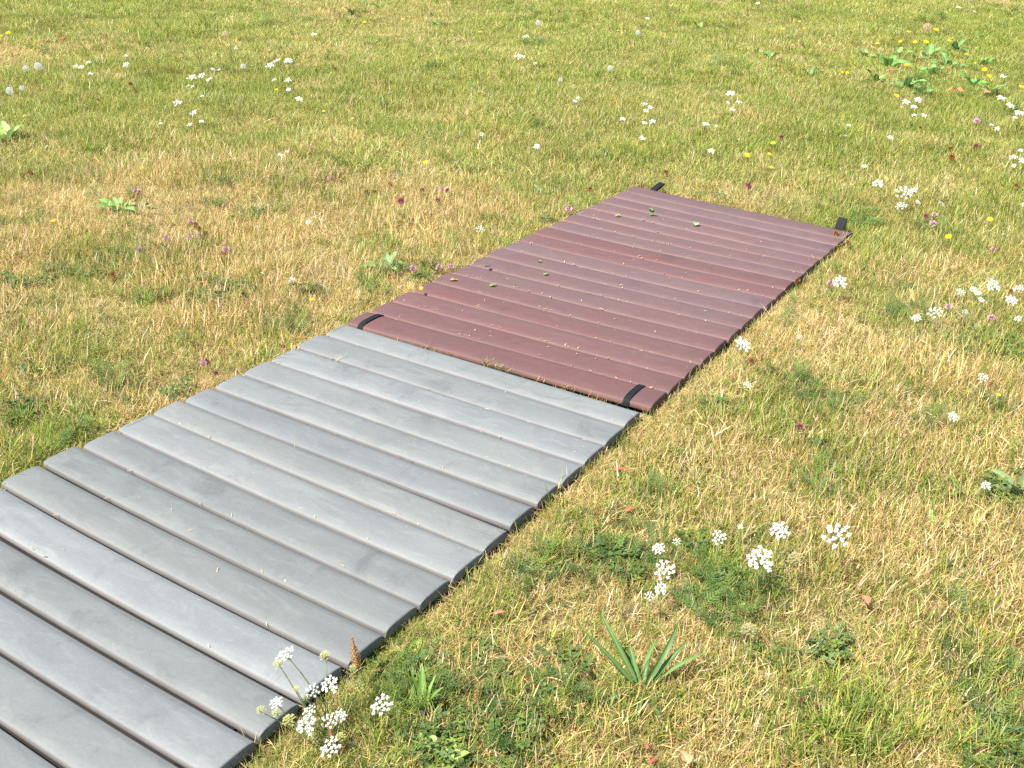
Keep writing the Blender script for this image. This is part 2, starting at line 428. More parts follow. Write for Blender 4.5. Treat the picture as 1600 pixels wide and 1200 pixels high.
# ------------------------------------------------------------------ grass clumps
def blades(n, R, lmin, lmax, wmin, wmax, lean0, lean1, cols, seed, dry_tip=0.3, seg=4):
    """a clump of n bent strips with per-blade colour"""
    g = np.random.default_rng(seed)
    rr = R * np.sqrt(g.random(n)); an = g.random(n) * 2 * np.pi
    root = np.stack([rr * np.cos(an), rr * np.sin(an), np.zeros(n)], -1)
    az = g.random(n) * 2 * np.pi
    l = g.uniform(lmin, lmax, n); wd = g.uniform(wmin, wmax, n)
    th0 = g.uniform(lean0[0], lean0[1], n); th1 = np.minimum(th0 + g.uniform(lean1[0], lean1[1], n), 2.0)
    cdir = np.stack([np.cos(az), np.sin(az)], -1)
    tw = g.normal(0, 0.5, n)
    ci = g.choice(len(cols), n, p=np.array([c[1] for c in cols]) / sum(c[1] for c in cols))
    base = np.array([c[0] for c in cols])[ci] * g.uniform(0.75, 1.25, (n, 1))
    V = []; CC = []; F = []
    pos = root.copy(); pts = [pos.copy()]
    side = np.zeros((n, 3))
    for k in range(seg):
        th = th0 + (th1 - th0) * (k + 0.5) / seg
        azk = az + tw * (k / seg)
        stp = np.stack([np.sin(th) * np.cos(azk), np.sin(th) * np.sin(azk), np.cos(th)], -1) * (l / seg)[:, None]
        pos = pos + stp; pos[:, 2] = np.maximum(pos[:, 2], 0.003 + 0.004 * g.random(n)); pts.append(pos.copy())
    side = np.stack([-np.sin(az), np.cos(az), g.normal(0, 0.35, n)], -1); side /= np.linalg.norm(side, axis=1)[:, None]
    prof = [0.8, 1.0, 0.9, 0.6, 0.0] if seg == 4 else [0.85, 1.0, 0.7, 0.0]
    straw = np.array([0.50, 0.40, 0.20])
    dt = (g.random(n) < dry_tip)
    mbv = []; mbc = []; mbf = []
    nv = 2 * seg + 1
    for k in range(seg + 1):
        hw = (wd * prof[k] / 2)[:, None]
        f = k / seg
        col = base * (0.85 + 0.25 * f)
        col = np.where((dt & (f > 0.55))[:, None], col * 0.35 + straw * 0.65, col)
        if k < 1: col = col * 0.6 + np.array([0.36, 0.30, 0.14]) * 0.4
        if k < seg:
            mbv += [pts[k] - side * hw, pts[k] + side * hw]; mbc += [col, col]
        else:
            mbv += [pts[k]]; mbc += [col]
    V = np.stack(mbv, 1).reshape(-1, 3); CC = np.stack(mbc, 1).reshape(-1, 3)
    b = np.arange(n) * nv
    quads = []
    for k in range(seg - 1):
        quads.append(np.stack([b + 2 * k, b + 2 * k + 1, b + 2 * k + 3, b + 2 * k + 2], -1))
    tri = np.stack([b + 2 * (seg - 1), b + 2 * (seg - 1) + 1, b + nv - 1], -1)
    faces = [tuple(q) for qq in quads for q in qq.tolist()] + [tuple(t) for t in tri.tolist()]
    return V, CC, faces


def np_mesh(name, parts, mat):
    V = []; CC = []; F = []; o = 0
    for v, c, f in parts:
        V.append(v); CC.append(c); F += [tuple(i + o for i in q) for q in f]; o += len(v)
    V = np.concatenate(V); CC = np.concatenate(CC)
    me = bpy.data.meshes.new(name); me.from_pydata(V.tolist(), [], F); me.update()
    a = me.color_attributes.new('Col', 'FLOAT_COLOR', 'POINT')
    arr = np.ones((len(V), 4), np.float32); arr[:, :3] = np.clip(CC, 0, 0.9); a.data.foreach_set('color', arr.ravel())
    me.materials.append(mat)
    return me


GREENS = [((0.185, 0.268, 0.034), 4), ((0.255, 0.312, 0.048), 4), ((0.112, 0.200, 0.032), 2.6), ((0.380, 0.360, 0.072), 2.4), ((0.56, 0.46, 0.20), 1)]
STRAWS = [((0.70, 0.51, 0.215), 4), ((0.56, 0.385, 0.15), 3), ((0.80, 0.64, 0.36), 2.4), ((0.40, 0.245, 0.10), 2.8), ((0.35, 0.34, 0.072), 3.0), ((0.69, 0.45, 0.28), 1.7)]
PALE = [((0.74, 0.65, 0.42), 3), ((0.68, 0.56, 0.38), 2)]
DARKG = [((0.100, 0.165, 0.040), 3), ((0.140, 0.200, 0.042), 3), ((0.108, 0.165, 0.058), 2)]


def leaflets(n, R, size, cols, seed, h=(0.01, 0.035)):
    """trefoil leaves on short stalks"""
    g = random.Random(seed); mb = MB()
    for _ in range(n):
        r = R * math.sqrt(g.random()); a = g.random() * 6.283; z = g.uniform(*h)
        ctr = Vector((r * math.cos(a), r * math.sin(a), z)); az = g.random() * 6.283
        col = g.choices([c[0] for c in cols], [c[1] for c in cols])[0]; k = g.uniform(.75, 1.3); col = tuple(x * k for x in col)
        s = size * g.uniform(.7, 1.25); tl = Vector((g.uniform(-.4, .4), g.uniform(-.4, .4), 1)).normalized()
        e1 = tl.orthogonal().normalized(); e2 = tl.cross(e1)
        for q in range(3):
            b = az + q * 2.094
            dv = e1 * math.cos(b) + e2 * math.sin(b); sv = tl.cross(dv)
            vs = [ctr, ctr + dv * s * .55 + sv * s * .38 + tl * s * .12, ctr + dv * s * .95 + sv * s * .28 + tl * s * .05, ctr + dv * s * .9, ctr + dv * s * .95 - sv * s * .28 + tl * s * .05, ctr + dv * s * .55 - sv * s * .38 + tl * s * .12]
            mb.add(vs, [(0, 1, 2, 3), (0, 3, 4, 5)], col)
        root = Vector((ctr.x * .8, ctr.y * .8, 0))
        sd = Vector((0.0007, 0, 0))
        mb.add([root - sd, root + sd, ctr], [(0, 1, 2)], col)
    return np.array(mb.v), np.array(mb.c), mb.f


def feathery(n, R, ln, cols, seed):
    """divided yarrow- and carrot-like leaves lying in the turf"""
    g = random.Random(seed); mb = MB()
    for _ in range(n):
        r = R * math.sqrt(g.random()); a = g.random() * 6.283; az = g.random() * 6.283
        p = Vector((r * math.cos(a), r * math.sin(a), 0.004)); th = g.uniform(.5, 1.2)
        col = g.choices([c[0] for c in cols], [c[1] for c in cols])[0]; k = g.uniform(.75, 1.3); col = tuple(x * k for x in col)
        L_ = ln * g.uniform(.6, 1.2); ns = 9
        for s in range(ns):
            th += 0.07
            dv = Vector((math.sin(th) * math.cos(az), math.sin(th) * math.sin(az), math.cos(th)))
            sv = Vector((-math.sin(az), math.cos(az), 0)); q = p + dv * L_ / ns; q.z = max(q.z, .004)
            mb.add([p - sv * .0006, p + sv * .0006, q + sv * .0006, q - sv * .0006], [(0, 1, 2, 3)], col)
            b = L_ * .22 * math.sin((s + 1.2) / (ns + 1) * 3.1)
            for sg in (-1, 1):
                t = q + sv * sg * b + dv * b * .6 + Vector((0, 0, g.uniform(-.2, .5) * b))
                mb.add([q - dv * .0012, q + dv * .0012, t + dv * .0009, t - dv * .0009], [(0, 1, 2, 3)], col)
                t2 = q + sv * sg * b * .6 + dv * b * 1.0 + Vector((0, 0, .2 * b)); q2 = q + sv * sg * b * .5 + dv * b * .3
                mb.add([q2 - dv * .001, q2 + dv * .001, t2], [(0, 1, 2)], col)
            p = q
    return np.array(mb.v), np.array(mb.c), mb.f


protos = bpy.data.collections.new('turf_pieces')       # never linked to the scene: only the scatter uses it
KIND = {}


def proto(kind, i, parts):
    me = np_mesh('turf', parts, M_GRASS)
    o = bpy.data.objects.new('turf_%02d' % len(protos.objects), me); protos.objects.link(o)
    KIND.setdefault(kind, []).append(len(protos.objects) - 1)


for i in range(6):   # short green lawn grass with some dead blades at the bottom
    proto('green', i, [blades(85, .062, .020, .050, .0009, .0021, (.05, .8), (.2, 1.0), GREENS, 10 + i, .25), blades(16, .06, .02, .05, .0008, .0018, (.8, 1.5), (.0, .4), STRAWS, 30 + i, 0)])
for i in range(6):   # dried, flattened grass
    proto('straw', i, [blades(90, .062, .020, .055, .0008, .0017, (.35, 1.35), (.1, .9), STRAWS, 50 + i, .1), blades(12, .06, .02, .042, .0010, .0020, (.2, .9), (.2, .8), GREENS, 70 + i, .4), blades(5, .05, .02, .045, .0014, .0026, (.1, 1.4), (.0, .5), PALE, 80 + i, 0)])
for b_ in range(6):  # wide pieces of turf from dry (0) to green (5)
    ng_, ns_ = (34, 80, 132, 180, 225, 260)[b_], (290, 245, 190, 135, 84, 42)[b_]
    for i in range(3):
        q = 200 + b_ * 20 + i
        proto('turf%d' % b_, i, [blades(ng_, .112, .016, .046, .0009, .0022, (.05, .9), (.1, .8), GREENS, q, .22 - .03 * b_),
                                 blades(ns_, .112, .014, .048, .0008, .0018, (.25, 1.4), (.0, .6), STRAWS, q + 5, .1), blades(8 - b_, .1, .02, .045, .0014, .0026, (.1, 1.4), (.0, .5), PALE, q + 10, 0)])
for i in range(3):   # longer green tufts
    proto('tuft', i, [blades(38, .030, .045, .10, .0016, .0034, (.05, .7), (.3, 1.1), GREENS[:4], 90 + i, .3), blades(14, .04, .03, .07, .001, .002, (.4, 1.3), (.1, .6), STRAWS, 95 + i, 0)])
for i in range(3):
    proto('clover', i, [leaflets(26, .055, .013, DARKG, 100 + i)])
for i in range(3):
    proto('feather', i, [feathery(14, .045, .07, DARKG, 110 + i)])
for i in range(2):   # pale cut stalks
    proto('stalk', i, [blades(5, .03, .04, .09, .0018, .0034, (.2, 1.5), (.0, .4), PALE, 120 + i, 0)])
for i in range(3):   # sparse fine blades that come up in the joints
    proto('joint', i, [blades(5, .012, .018, .040, .0010, .0018, (.1, .9), (.2, .9), [((.30, .30, .09), 2), ((.5, .40, .20), 3), ((.18, .22, .05), 1)], 130 + i, .3)])

# ---- how green the lawn is from place to place (0 dry straw, 1 green), given at points of the ground
GM = [(100, 40, .85), (300, 40, .8), (500, 40, .55), (600, 30, .6), (800, 40, .75), (1000, 40, .8), (1200, 50, .68), (1400, 40, .85), (1560, 60, .95),
      (100, 75, .45), (60, 140, .8), (250, 130, .85), (420, 130, .8), (600, 130, .8), (800, 130, .8), (1000, 130, .78), (1200, 140, .72), (1400, 150, .8), (1560, 160, .8),
      (60, 220, .65), (200, 200, .8), (350, 215, .7), (500, 210, .7), (650, 210, .75), (800, 210, .72), (1000, 220, .72), (1200, 210, .8), (1400, 220, .85), (1560, 230, .8),
      (60, 285, .3), (220, 270, .25), (350, 280, .35), (480, 270, .5), (620, 270, .5), (760, 270, .65), (900, 290, .55), (1150, 290, .42), (1380, 300, .72), (1550, 310, .65),
      (60, 360, .2), (200, 350, .12), (330, 360, .12), (470, 340, .18), (600, 340, .3), (750, 330, .35), (850, 310, .5), (1400, 370, .55), (1560, 390, .5), (1330, 400, .5),
      (50, 440, .45), (170, 430, .5), (300, 430, .3), (420, 430, .28), (540, 400, .3), (640, 390, .25), (1300, 470, .45), (1420, 450, .35), (1560, 450, .45),
      (40, 520, .25), (150, 510, .22), (280, 510, .35), (400, 500, .3), (500, 480, .35), (580, 450, .3), (1230, 530, .3), (1340, 530, .25), (1450, 540, .35), (1570, 540, .6),
      (40, 600, .4), (140, 580, .55), (260, 570, .25), (380, 540, .4), (50, 680, .75), (150, 640, .6), (230, 610, .3),
      (1130, 620, .3), (1250, 620, .5), (1380, 620, .25), (1530, 640, .35), (1060, 680, .2), (1180, 700, .35), (1330, 720, .3), (1460, 720, .3), (1570, 720, .55),
      (930, 780, .4), (1050, 790, .35), (1180, 790, .25), (1330, 800, .3), (1480, 800, .4), (1580, 830, .4), (850, 860, .6), (980, 880, .5), (1130, 900, .6), (1290, 890, .35), (1450, 890, .25), (1570, 920, .35),
      (720, 960, .3), (850, 970, .25), (1000, 970, .3), (1150, 1000, .4), (1300, 980, .4), (1400, 1000, .2), (1530, 1020, .45), (640, 1060, .65), (780, 1060, .15), (900, 1060, .3), (1060, 1080, .4), (1200, 1110, .25), (1250, 1130, .1), (1330, 1110, .65), (1450, 1130, .3), (1570, 1130, .5),
      (560, 1150, .6), (700, 1150, .7), (820, 1180, .55), (950, 1180, .45), (1100, 1190, .35), (1300, 1190, .4), (1500, 1190, .5), (480, 1190, .5)]
gp = np.array([at(a, b)[:2] for a, b, _ in GM]); gval = np.array([c_ for *_, c_ in GM])
gs = np.array([max(0.12, 62 / ppm(at(a, b))) for a, b, _ in GM])


def vnoise(x, y, s, seed):
    g = np.random.default_rng(seed); T = g.random((128, 128))
    u = x / s; v = y / s; i = np.floor(u).astype(int); j = np.floor(v).astype(int); fu = u - i; fv = v - j
    fu = fu * fu * (3 - 2 * fu); fv = fv * fv * (3 - 2 * fv)
    q = lambda a, b: T[a % 128, b % 128]
    return (q(i, j) * (1 - fu) + q(i + 1, j) * fu) * (1 - fv) + (q(i, j + 1) * (1 - fu) + q(i + 1, j + 1) * fu) * fv


def greenness(x, y):
    g = np.zeros_like(x); wsum = np.full_like(x, 1e-6); g += 0.65e-6
    for (px, py), s, v in zip(gp, gs, gval):
        # the patches are rounder when seen from above than in the foreshortened view
        w_ = np.exp(-(((x - px) / s) ** 2 + ((y - py) / (s * 1.7)) ** 2) * 0.5)
        g += w_ * v; wsum += w_
    g = g / wsum
    n = 0.5 * vnoise(x, y, .55, 1) + 0.8 * vnoise(x, y, .21, 2) + 0.7 * vnoise(x, y, .09, 3)
    return np.clip(g * 1.12 - 0.125 + (n - 1.0) * 0.6, 0.02, 0.98)


def inside_mats(x, y, pad):
    qx, qy = x - GO.x, y - GO.y
    a = qx * GA.x + qy * GA.y; b = qx * GN_.x + qy * GN_.y
    m1 = (a > -pad) & (a < 1.2 + pad) & (b > -2.2 - pad) & (b < 0.12 + pad)
    qx, qy = x - RO.x, y - RO.y
    a = qx * RA.x + qy * RA.y; b = qx * RN.x + qy * RN.y
    far = 2.21 + (0.045 - 0.125 * np.clip(a / 1.2, 0, 1))
    m2 = (a > -pad) & (a < 1.2 + pad) & (b > -0.13 - pad) & (b < far + pad)
    return m1 | m2


PTS = {k: [] for k in ('pos', 'rot', 'scl', 'idx', 'tint')}


def put(x, y, z, kind, scl, tint, tilt=0.12, zf=1.0):
    n = len(x)
    if not n: return
    PTS['pos'].append(np.stack([x, y, z], -1))
    PTS['rot'].append(np.stack([rng.normal(0, tilt, n), rng.normal(0, tilt, n), rng.random(n) * 6.283], -1))
    scl = np.asarray(scl, float); PTS['scl'].append(np.stack([scl, scl, scl * zf], -1)); PTS['idx'].append(rng.choice(KIND[kind], n)); PTS['tint'].append(tint)


def tints(n, s=0.10, warm=0.05):
    b = rng.normal(1, s, n); w_ = rng.normal(0, warm, n)
    return np.clip(np.stack([b + w_, b, b - w_], -1), 0.5, 1.6)


def band(y0, y1, dens, size, zf=1.0):
    """scatter over the part of the lawn between two distances, wide enough for a step to either side"""
    hw = lambda y: 0.62 * y + 1.3
    A = (hw(y0) + hw(y1)) * (y1 - y0)
    n = int(A * dens)
    y = rng.uniform(y0, y1, n * 2); x = rng.uniform(-hw(y1), hw(y1), n * 2)
    k = np.abs(x) < hw(y); x, y = x[k][:n], y[k][:n]
    k = ~inside_mats(x, y, 0.004); x, y = x[k], y[k]
    g = greenness(x, y); u = rng.random(len(x))
    z = hgt(x, y)
    hm = 0.62 + 0.5 * vnoise(x, y, .3, 5) + 0.65 * vnoise(x, y, .11, 6)
    edge = inside_mats(x, y, 0.17); near = inside_mats(x, y, 0.05)
    sc_ = size * hm * rng.uniform(.8, 1.2, len(x)) * np.where(inside_mats(x, y, 0.025), .62, np.where(near, 0.8, 1))
    # small clumps beside the mats, wide ones elsewhere (one wide piece stands for three small ones)
    isg = edge & (u < g); iss = edge & ~isg
    put(x[isg], y[isg], z[isg], 'green', sc_[isg], tints(isg.sum()))
    put(x[iss], y[iss], z[iss], 'straw', sc_[iss] * 0.95, tints(iss.sum(), .12, .05))
    cell = 1 / math.sqrt(dens * 0.31); X_, Y_ = np.meshgrid(np.arange(-hw(y1), hw(y1), cell), np.arange(y0, y1, cell))
    xa, ya, za, ga, sa = x, y, z, g, sc_
    x = (X_ + rng.uniform(0, cell, X_.shape)).ravel(); y = (Y_ + rng.uniform(0, cell, Y_.shape)).ravel()
    k = (np.abs(x) < hw(y)) & ~inside_mats(x, y, 0.125); x, y = x[k], y[k]; z = hgt(x, y); g = greenness(x, y)
    hm = 0.62 + 0.5 * vnoise(x, y, .3, 5) + 0.65 * vnoise(x, y, .11, 6); sc_ = size * hm * rng.uniform(.85, 1.2, len(x)); sc_ = np.maximum(sc_, size * .85)
    wide = np.ones(len(x), bool)
    bn = np.clip((g * 6 + rng.normal(0, .55, len(x))).astype(int), 0, 5)
    for b_ in range(6):
        k = wide & (bn == b_)
        put(x[k], y[k], z[k], 'turf%d' % b_, sc_[k], tints(k.sum(), .10, .04) * np.stack([1 - .03 * g[k], 1 + .01 * g[k], 1 - .05 * g[k]], -1), 0.08, zf * hm[k])
    x, y, z, g, sc_ = xa, ya, za, ga, sa
    k = (rng.random(len(x)) < 0.02 + 0.03 * g) & (vnoise(x, y, .35, 8) > .45) & ~inside_mats(x, y, .04); put(x[k], y[k], z[k], 'tuft', sc_[k] * rng.uniform(.6, 1.0, k.sum()), tints(k.sum()))
    k = (rng.random(len(x)) < 0.022 * (y0 < 5)) & ~inside_mats(x, y, .075) & (vnoise(x, y, .3, 9) > .58); put(x[k], y[k], z[k], 'clover', sc_[k] * .95, tints(k.sum()))
    k = (rng.random(len(x)) < (0.03 if y0 < 5 else .008)) & ~inside_mats(x, y, .075) & (vnoise(x, y, .4, 11) > .58); put(x[k], y[k], z[k], 'feather', sc_[k] * .9, tints(k.sum()))
    k = rng.random(len(x)) < 0.03 * (1 - .7 * g); put(x[k], y[k], z[k] + .01, 'stalk', np.minimum(sc_[k], 1.1) * rng.uniform(.6, 1.1, k.sum()), tints(k.sum(), .12, .03), 0.5)


band(0.9, 3.2, 480, 0.92)
band(3.2, 5.5, 400, 0.95)
band(5.5, 9.0, 250, 1.22, .78)
band(9.0, 15, 150, 1.6, .55)
band(15, 24, 60, 2.3, .38)

# turf grown tight against the long edges of the mats
ex = []
for o_, a_, n_, s0, s1 in ((GO, GA, GN_, -2.0, .1), (RO, RA, RN, -.1, 2.2)):
    for _ in range(650):
        u_ = random.uniform(s0, s1); v_ = random.choice((-1, 1)); off_ = random.uniform(.004, .13) ** 1.0
        q = o_ + n_ * u_ + a_ * ((1.2 + off_) if v_ > 0 else -off_); ex.append((q.x, q.y))
ex = np.array(ex); k = ~inside_mats(ex[:, 0], ex[:, 1], .004); x, y = ex[k, 0], ex[k, 1]; g_ = greenness(x, y); u = rng.random(len(x)) < g_
for kind, k in (('green', u), ('straw', ~u)):
    put(x[k], y[k], hgt(x[k], y[k]), kind, np.where(inside_mats(x[k], y[k], .03), .6, .88) * rng.uniform(.8, 1.15, k.sum()), tints(k.sum()))

# longer blades that hang over the long edges
ex = []
for o_, a_, n_, s0, s1 in ((GO, GA, GN_, -2.0, .1), (RO, RA, RN, -.1, 2.2)):
    for _ in range(70):
        q = o_ + n_ * random.uniform(s0, s1) + a_ * random.choice((1.2 + random.uniform(.0, .02), -random.uniform(.0, .02))); ex.append((q.x, q.y))
ex = np.array(ex); put(ex[:, 0], ex[:, 1], hgt(ex[:, 0], ex[:, 1]) + .006, 'joint', rng.uniform(.9, 1.6, len(ex)), tints(len(ex)), .3)

# darker patches of clover, yarrow and carrot leaves
for px, py, rp, kinds, n in [(925, 850, 60, 'f', 10), (960, 868, 55, 'fc', 12), (1000, 885, 50, 'fc', 8), (1100, 920, 75, 'f', 14), (1165, 905, 60, 'fc', 12), (1145, 955, 55, 'f', 8), (755, 1140, 75, 'fc', 36), (690, 1165, 50, 'c', 16), (620, 1030, 40, 'c', 10),
                             (340, 455, 40, 'c', 14), (270, 460, 30, 'c', 8), (480, 560, 55, 'c', 16), (450, 510, 30, 'f', 8), (250, 630, 45, 'c', 12), (100, 690, 60, 'f', 16), (30, 640, 40, 'c', 8), (160, 600, 40, 'f', 10), (1300, 635, 60, 'f', 18), (1250, 600, 40, 'f', 10), (1290, 765, 40, 'f', 12),
                             (1500, 1015, 60, 'f', 16), (1540, 1090, 40, 'f', 10), (1310, 1030, 30, 'c', 7), (1570, 1180, 40, 'c', 8), (1400, 480, 35, 'f', 8), (1570, 540, 50, 'c', 16), (1575, 770, 45, 'c', 12), (660, 430, 35, 'c', 12), (620, 425, 30, 'f', 8), (160, 430, 40, 'c', 12), (30, 440, 40, 'c', 12),
                             (1275, 420, 40, 'c', 10), (340, 290, 35, 'f', 10), (520, 280, 40, 'f', 10), (470, 20, 40, 'f', 10), (560, 30, 35, 'c', 8), (690, 40, 30, 'f', 6), (870, 340, 25, 'c', 6), (1110, 310, 30, 'c', 6), (1360, 350, 40, 'c', 12), (45, 65, 50, 'f', 10), (1430, 640, 35, 'f', 8), (1560, 640, 35, 'f', 8), (990, 690, 30, 'f', 6), (830, 900, 40, 'f', 10), (640, 1110, 40, 'f', 12), (880, 1090, 35, 'f', 8)]:
    c0 = at(px, py); s = rp / ppm(c0); n = max(3, int(n * .42))
    x = c0.x + rng.normal(0, s * .55, n); y = c0.y + rng.normal(0, s * .8, n)
    k = ~inside_mats(x, y, 0.075); x, y = x[k], y[k]; z = hgt(x, y) + .004
    for ch in kinds:
        kk = rng.random(len(x)) < 1 / len(kinds) + .15
        put(x[kk], y[kk], z[kk], {'f': 'feather', 'c': 'clover'}[ch], rng.uniform(.65, .95, kk.sum()) * (1 + .06 * c0.y), tints(kk.sum()))
# longer green tufts that stand out
for px, py, n, s in [(1330, 1130, 9, 1.0), (1300, 1150, 4, .9), (1370, 1080, 3, .8), (640, 1100, 4, .8), (600, 1190, 4, .9), (860, 870, 6, .7), (1120, 900, 7, .7), (1100, 930, 6, .7), (1150, 925, 6, .7), (1180, 900, 5, .7), (1050, 760, 4, .6), (110, 680, 8, .8), (40, 690, 6, .8), (380, 440, 6, .8), (420, 430, 4, .8), (1560, 1180, 4, .9), (1490, 940, 3, .8), (960, 1020, 3, .7), (240, 470, 5, .8), (590, 990, 4, .6), (690, 900, 3, .6)]:
    c0 = at(px, py); x = c0.x + rng.normal(0, .05, n); y = c0.y + rng.normal(0, .06, n)
    k = ~inside_mats(x, y, 0.015); x, y = x[k], y[k]
    put(x, y, hgt(x, y), 'tuft', s * rng.uniform(.8, 1.1, len(x)), tints(len(x)) * np.array([.95, 1.02, .9]))
c0 = at(1003, 1090); n = 26; x = c0.x + rng.normal(0, .05, n); y = c0.y + rng.normal(-.01, .05, n)
put(x, y, hgt(x, y), 'green', rng.uniform(.8, 1.2, n), tints(n))
# grass coming up through the joints of the mats
JP = []
for i in range(1, 18):
    a, b = fr[i]
    for _ in range(random.choice((3, 5, 8, 10)) if i < 11 else 2):
        q = a + (b - a) * random.uniform(.04, .97); JP.append((q.x, q.y, random.uniform(.35, .75)))
for i in range(0, 8):
    l, r = Vector(ge[i][0]), Vector(ge[i][1])
    for _ in range(4 if i < 6 else 3):
        q = l + (r - l) * random.uniform(.05, .96) - GN_ * 0.002; JP.append((q.x, q.y, random.uniform(.25, .6)))
l, r = [v for v in fr[0]]
for t, n, s in [(.28, 3, .8), (.50, 9, 1.0), (.53, 8, 1.1), (.56, 5, .8), (.68, 3, .6), (.76, 5, .7), (.36, 2, .7), (.2, 2, .6)]:
    for _ in range(n):
        q = l + (r - l) * (t + random.uniform(-.015, .015)) - RN * 0.006; JP.append((q.x, q.y, s * random.uniform(.8, 1.3)))
l, r = Vector(ge[1][0]), Vector(ge[1][1])
for t, s in [(.115, 1.5), (.125, 1.3), (.15, 1.4)]:
    q = l + (r - l) * t - GN_ * .002; JP.append((q.x, q.y, s))
jp = np.array(JP); put(jp[:, 0], jp[:, 1], np.full(len(jp), 0.010), 'joint', jp[:, 2], tints(len(jp)))


def scatter(name, pts, coll):
    me = bpy.data.meshes.new(name)
    pos = np.concatenate(pts['pos']); n = len(pos)
    me.vertices.add(n); me.vertices.foreach_set('co', pos.astype(np.float32).ravel())
    def at_(nm, ty, arr, key):
        a = me.attributes.new(nm, ty, 'POINT'); a.data.foreach_set(key, arr.ravel())
    at_('rot', 'FLOAT_VECTOR', np.concatenate(pts['rot']).astype(np.float32), 'vector')
    at_('scl', 'FLOAT_VECTOR', np.concatenate(pts['scl']).astype(np.float32), 'vector')
    at_('idx', 'INT', np.concatenate(pts['idx']).astype(np.int32), 'value')
    t = np.ones((n, 4), np.float32); t[:, :3] = np.concatenate(pts['tint']); at_('tint', 'FLOAT_COLOR', t, 'color')
    o = obj(name, me)
    ng = bpy.data.node_groups.new(name, 'GeometryNodeTree')
    ng.interface.new_socket('Geometry', in_out='INPUT', socket_type='NodeSocketGeometry'); ng.interface.new_socket('Geometry', in_out='OUTPUT', socket_type='NodeSocketGeometry')
    N, L = ng.nodes, ng.links
    gi = N.new('NodeGroupInput'); go = N.new('NodeGroupOutput'); ip = N.new('GeometryNodeInstanceOnPoints')
    ci = N.new('GeometryNodeCollectionInfo'); ci.inputs['Collection'].default_value = coll
    ci.inputs['Separate Children'].default_value = True; ci.inputs['Reset Children'].default_value = True
    mp_ = N.new('GeometryNodeMeshToPoints')
    def na(nm, ty):
        q = N.new('GeometryNodeInputNamedAttribute'); q.data_type = ty; q.inputs['Name'].default_value = nm; return q.outputs['Attribute']
    L.new(gi.outputs[0], mp_.inputs[0]); L.new(mp_.outputs[0], ip.inputs['Points'])
    L.new(ci.outputs[0], ip.inputs['Instance']); ip.inputs['Pick Instance'].default_value = True
    L.new(na('idx', 'INT'), ip.inputs['Instance Index'])
    er = N.new('FunctionNodeEulerToRotation'); L.new(na('rot', 'FLOAT_VECTOR'), er.inputs[0]); L.new(er.outputs[0], ip.inputs['Rotation'])
    L.new(na('scl', 'FLOAT_VECTOR'), ip.inputs['Scale']); L.new(ip.outputs[0], go.inputs[0])
    md = o.modifiers.new('scatter', 'NODES'); md.node_group = ng
    return o


print('turf pieces', sum(len(p) for p in PTS['pos']))
grass = scatter('grass', PTS, protos)
grass['kind'] = 'stuff'; grass['label'] = 'short half-dry lawn grass with clover and feathery weeds around the mats'; grass['category'] = 'grass'

# ------------------------------------------------------------------ flowers and weeds, each a thing of its own
WHITE = (0.70, 0.70, 0.655); CREAM = (0.62, 0.62, 0.42)


def umbel_mesh(name, R, n, near, seed, petal=WHITE, dome=0.18):
    """flat-topped flower head: many clusters of tiny florets, centre at the origin, facing +z"""
    g = random.Random(seed); mb = MB(); ctrs = []
    for i in range(n):
        r = R * math.sqrt((i + .5) / n) * g.uniform(.88, 1.02); a = i * 2.39996 + g.uniform(-.2, .2)
        ctrs.append(Vector((r * math.cos(a), r * math.sin(a), R * dome * (1 - (r / R) ** 2) + g.uniform(-.04, .04) * R)))
    cr = R * (0.16 if near else 0.25)
    for c0 in ctrs:
        k = 9 if near else 3
        for j in range(k):
            a = j * 2.39996 + g.random(); rr = cr * math.sqrt((j + .3) / k)
            p = c0 + Vector((rr * math.cos(a), rr * math.sin(a), g.uniform(-.1, .25) * cr)); s = cr * (0.42 if near else .62) * g.uniform(.8, 1.2)
            nm = Vector((g.uniform(-.5, .5), g.uniform(-.5, .5), 1)).normalized(); e1 = nm.orthogonal().normalized(); e2 = nm.cross(e1)
            ph = g.random() * 6; m_ = 5
            vs = [p - nm * s * .25]
            for q in range(m_):
                b = ph + q * 6.283 / m_; vs.append(p + (e1 * math.cos(b - .42) + e2 * math.sin(b - .42)) * s * .8); vs.append(p + (e1 * math.cos(b) + e2 * math.sin(b)) * s * 1.05 + nm * s * .12)
                vs.append(p + (e1 * math.cos(b + .42) + e2 * math.sin(b + .42)) * s * .8)
            fs = [(0, 1 + 3 * q, 2 + 3 * q, 3 + 3 * q) for q in range(m_)]
            kk = g.uniform(.88, 1.05); mb.add(vs, fs, tuple(x * kk for x in petal))
    return mb.mesh(name, M_PETAL, False), ctrs


def rays_mesh(ctrs, R, col, seed):
    mb = MB()
    for c0 in ctrs:
        b = Vector((0, 0, -R * .75)); mid = b.lerp(c0, .55) + Vector((0, 0, -R * .06))
        tube(mb, [b, mid, c0 - Vector((0, 0, R * .02))], R * .022, R * .016, col, 3)
    return mb.mesh('rays', M_STEM)


def stem_mesh(p0, p1, r, col, bend=0.0, seed=0, col1=None):
    g = random.Random(seed); p0 = Vector(p0); p1 = Vector(p1); side = Vector((g.uniform(-1, 1), g.uniform(-1, 1), 0))
    pts = []
    for k in range(7):
        t = k / 6; q = p0.lerp(p1, t); q.x = p0.x + (p1.x - p0.x) * t ** 1.35; q.y = p0.y + (p1.y - p0.y) * t ** 1.35
        pts.append(q + side * bend * math.sin(t * math.pi))
    mb = MB(); tube(mb, pts, r * 1.15, r * .8, col, 5, col1)
    return mb.mesh('stem', M_STEM), (pts[-1] - pts[-2]).normalized()


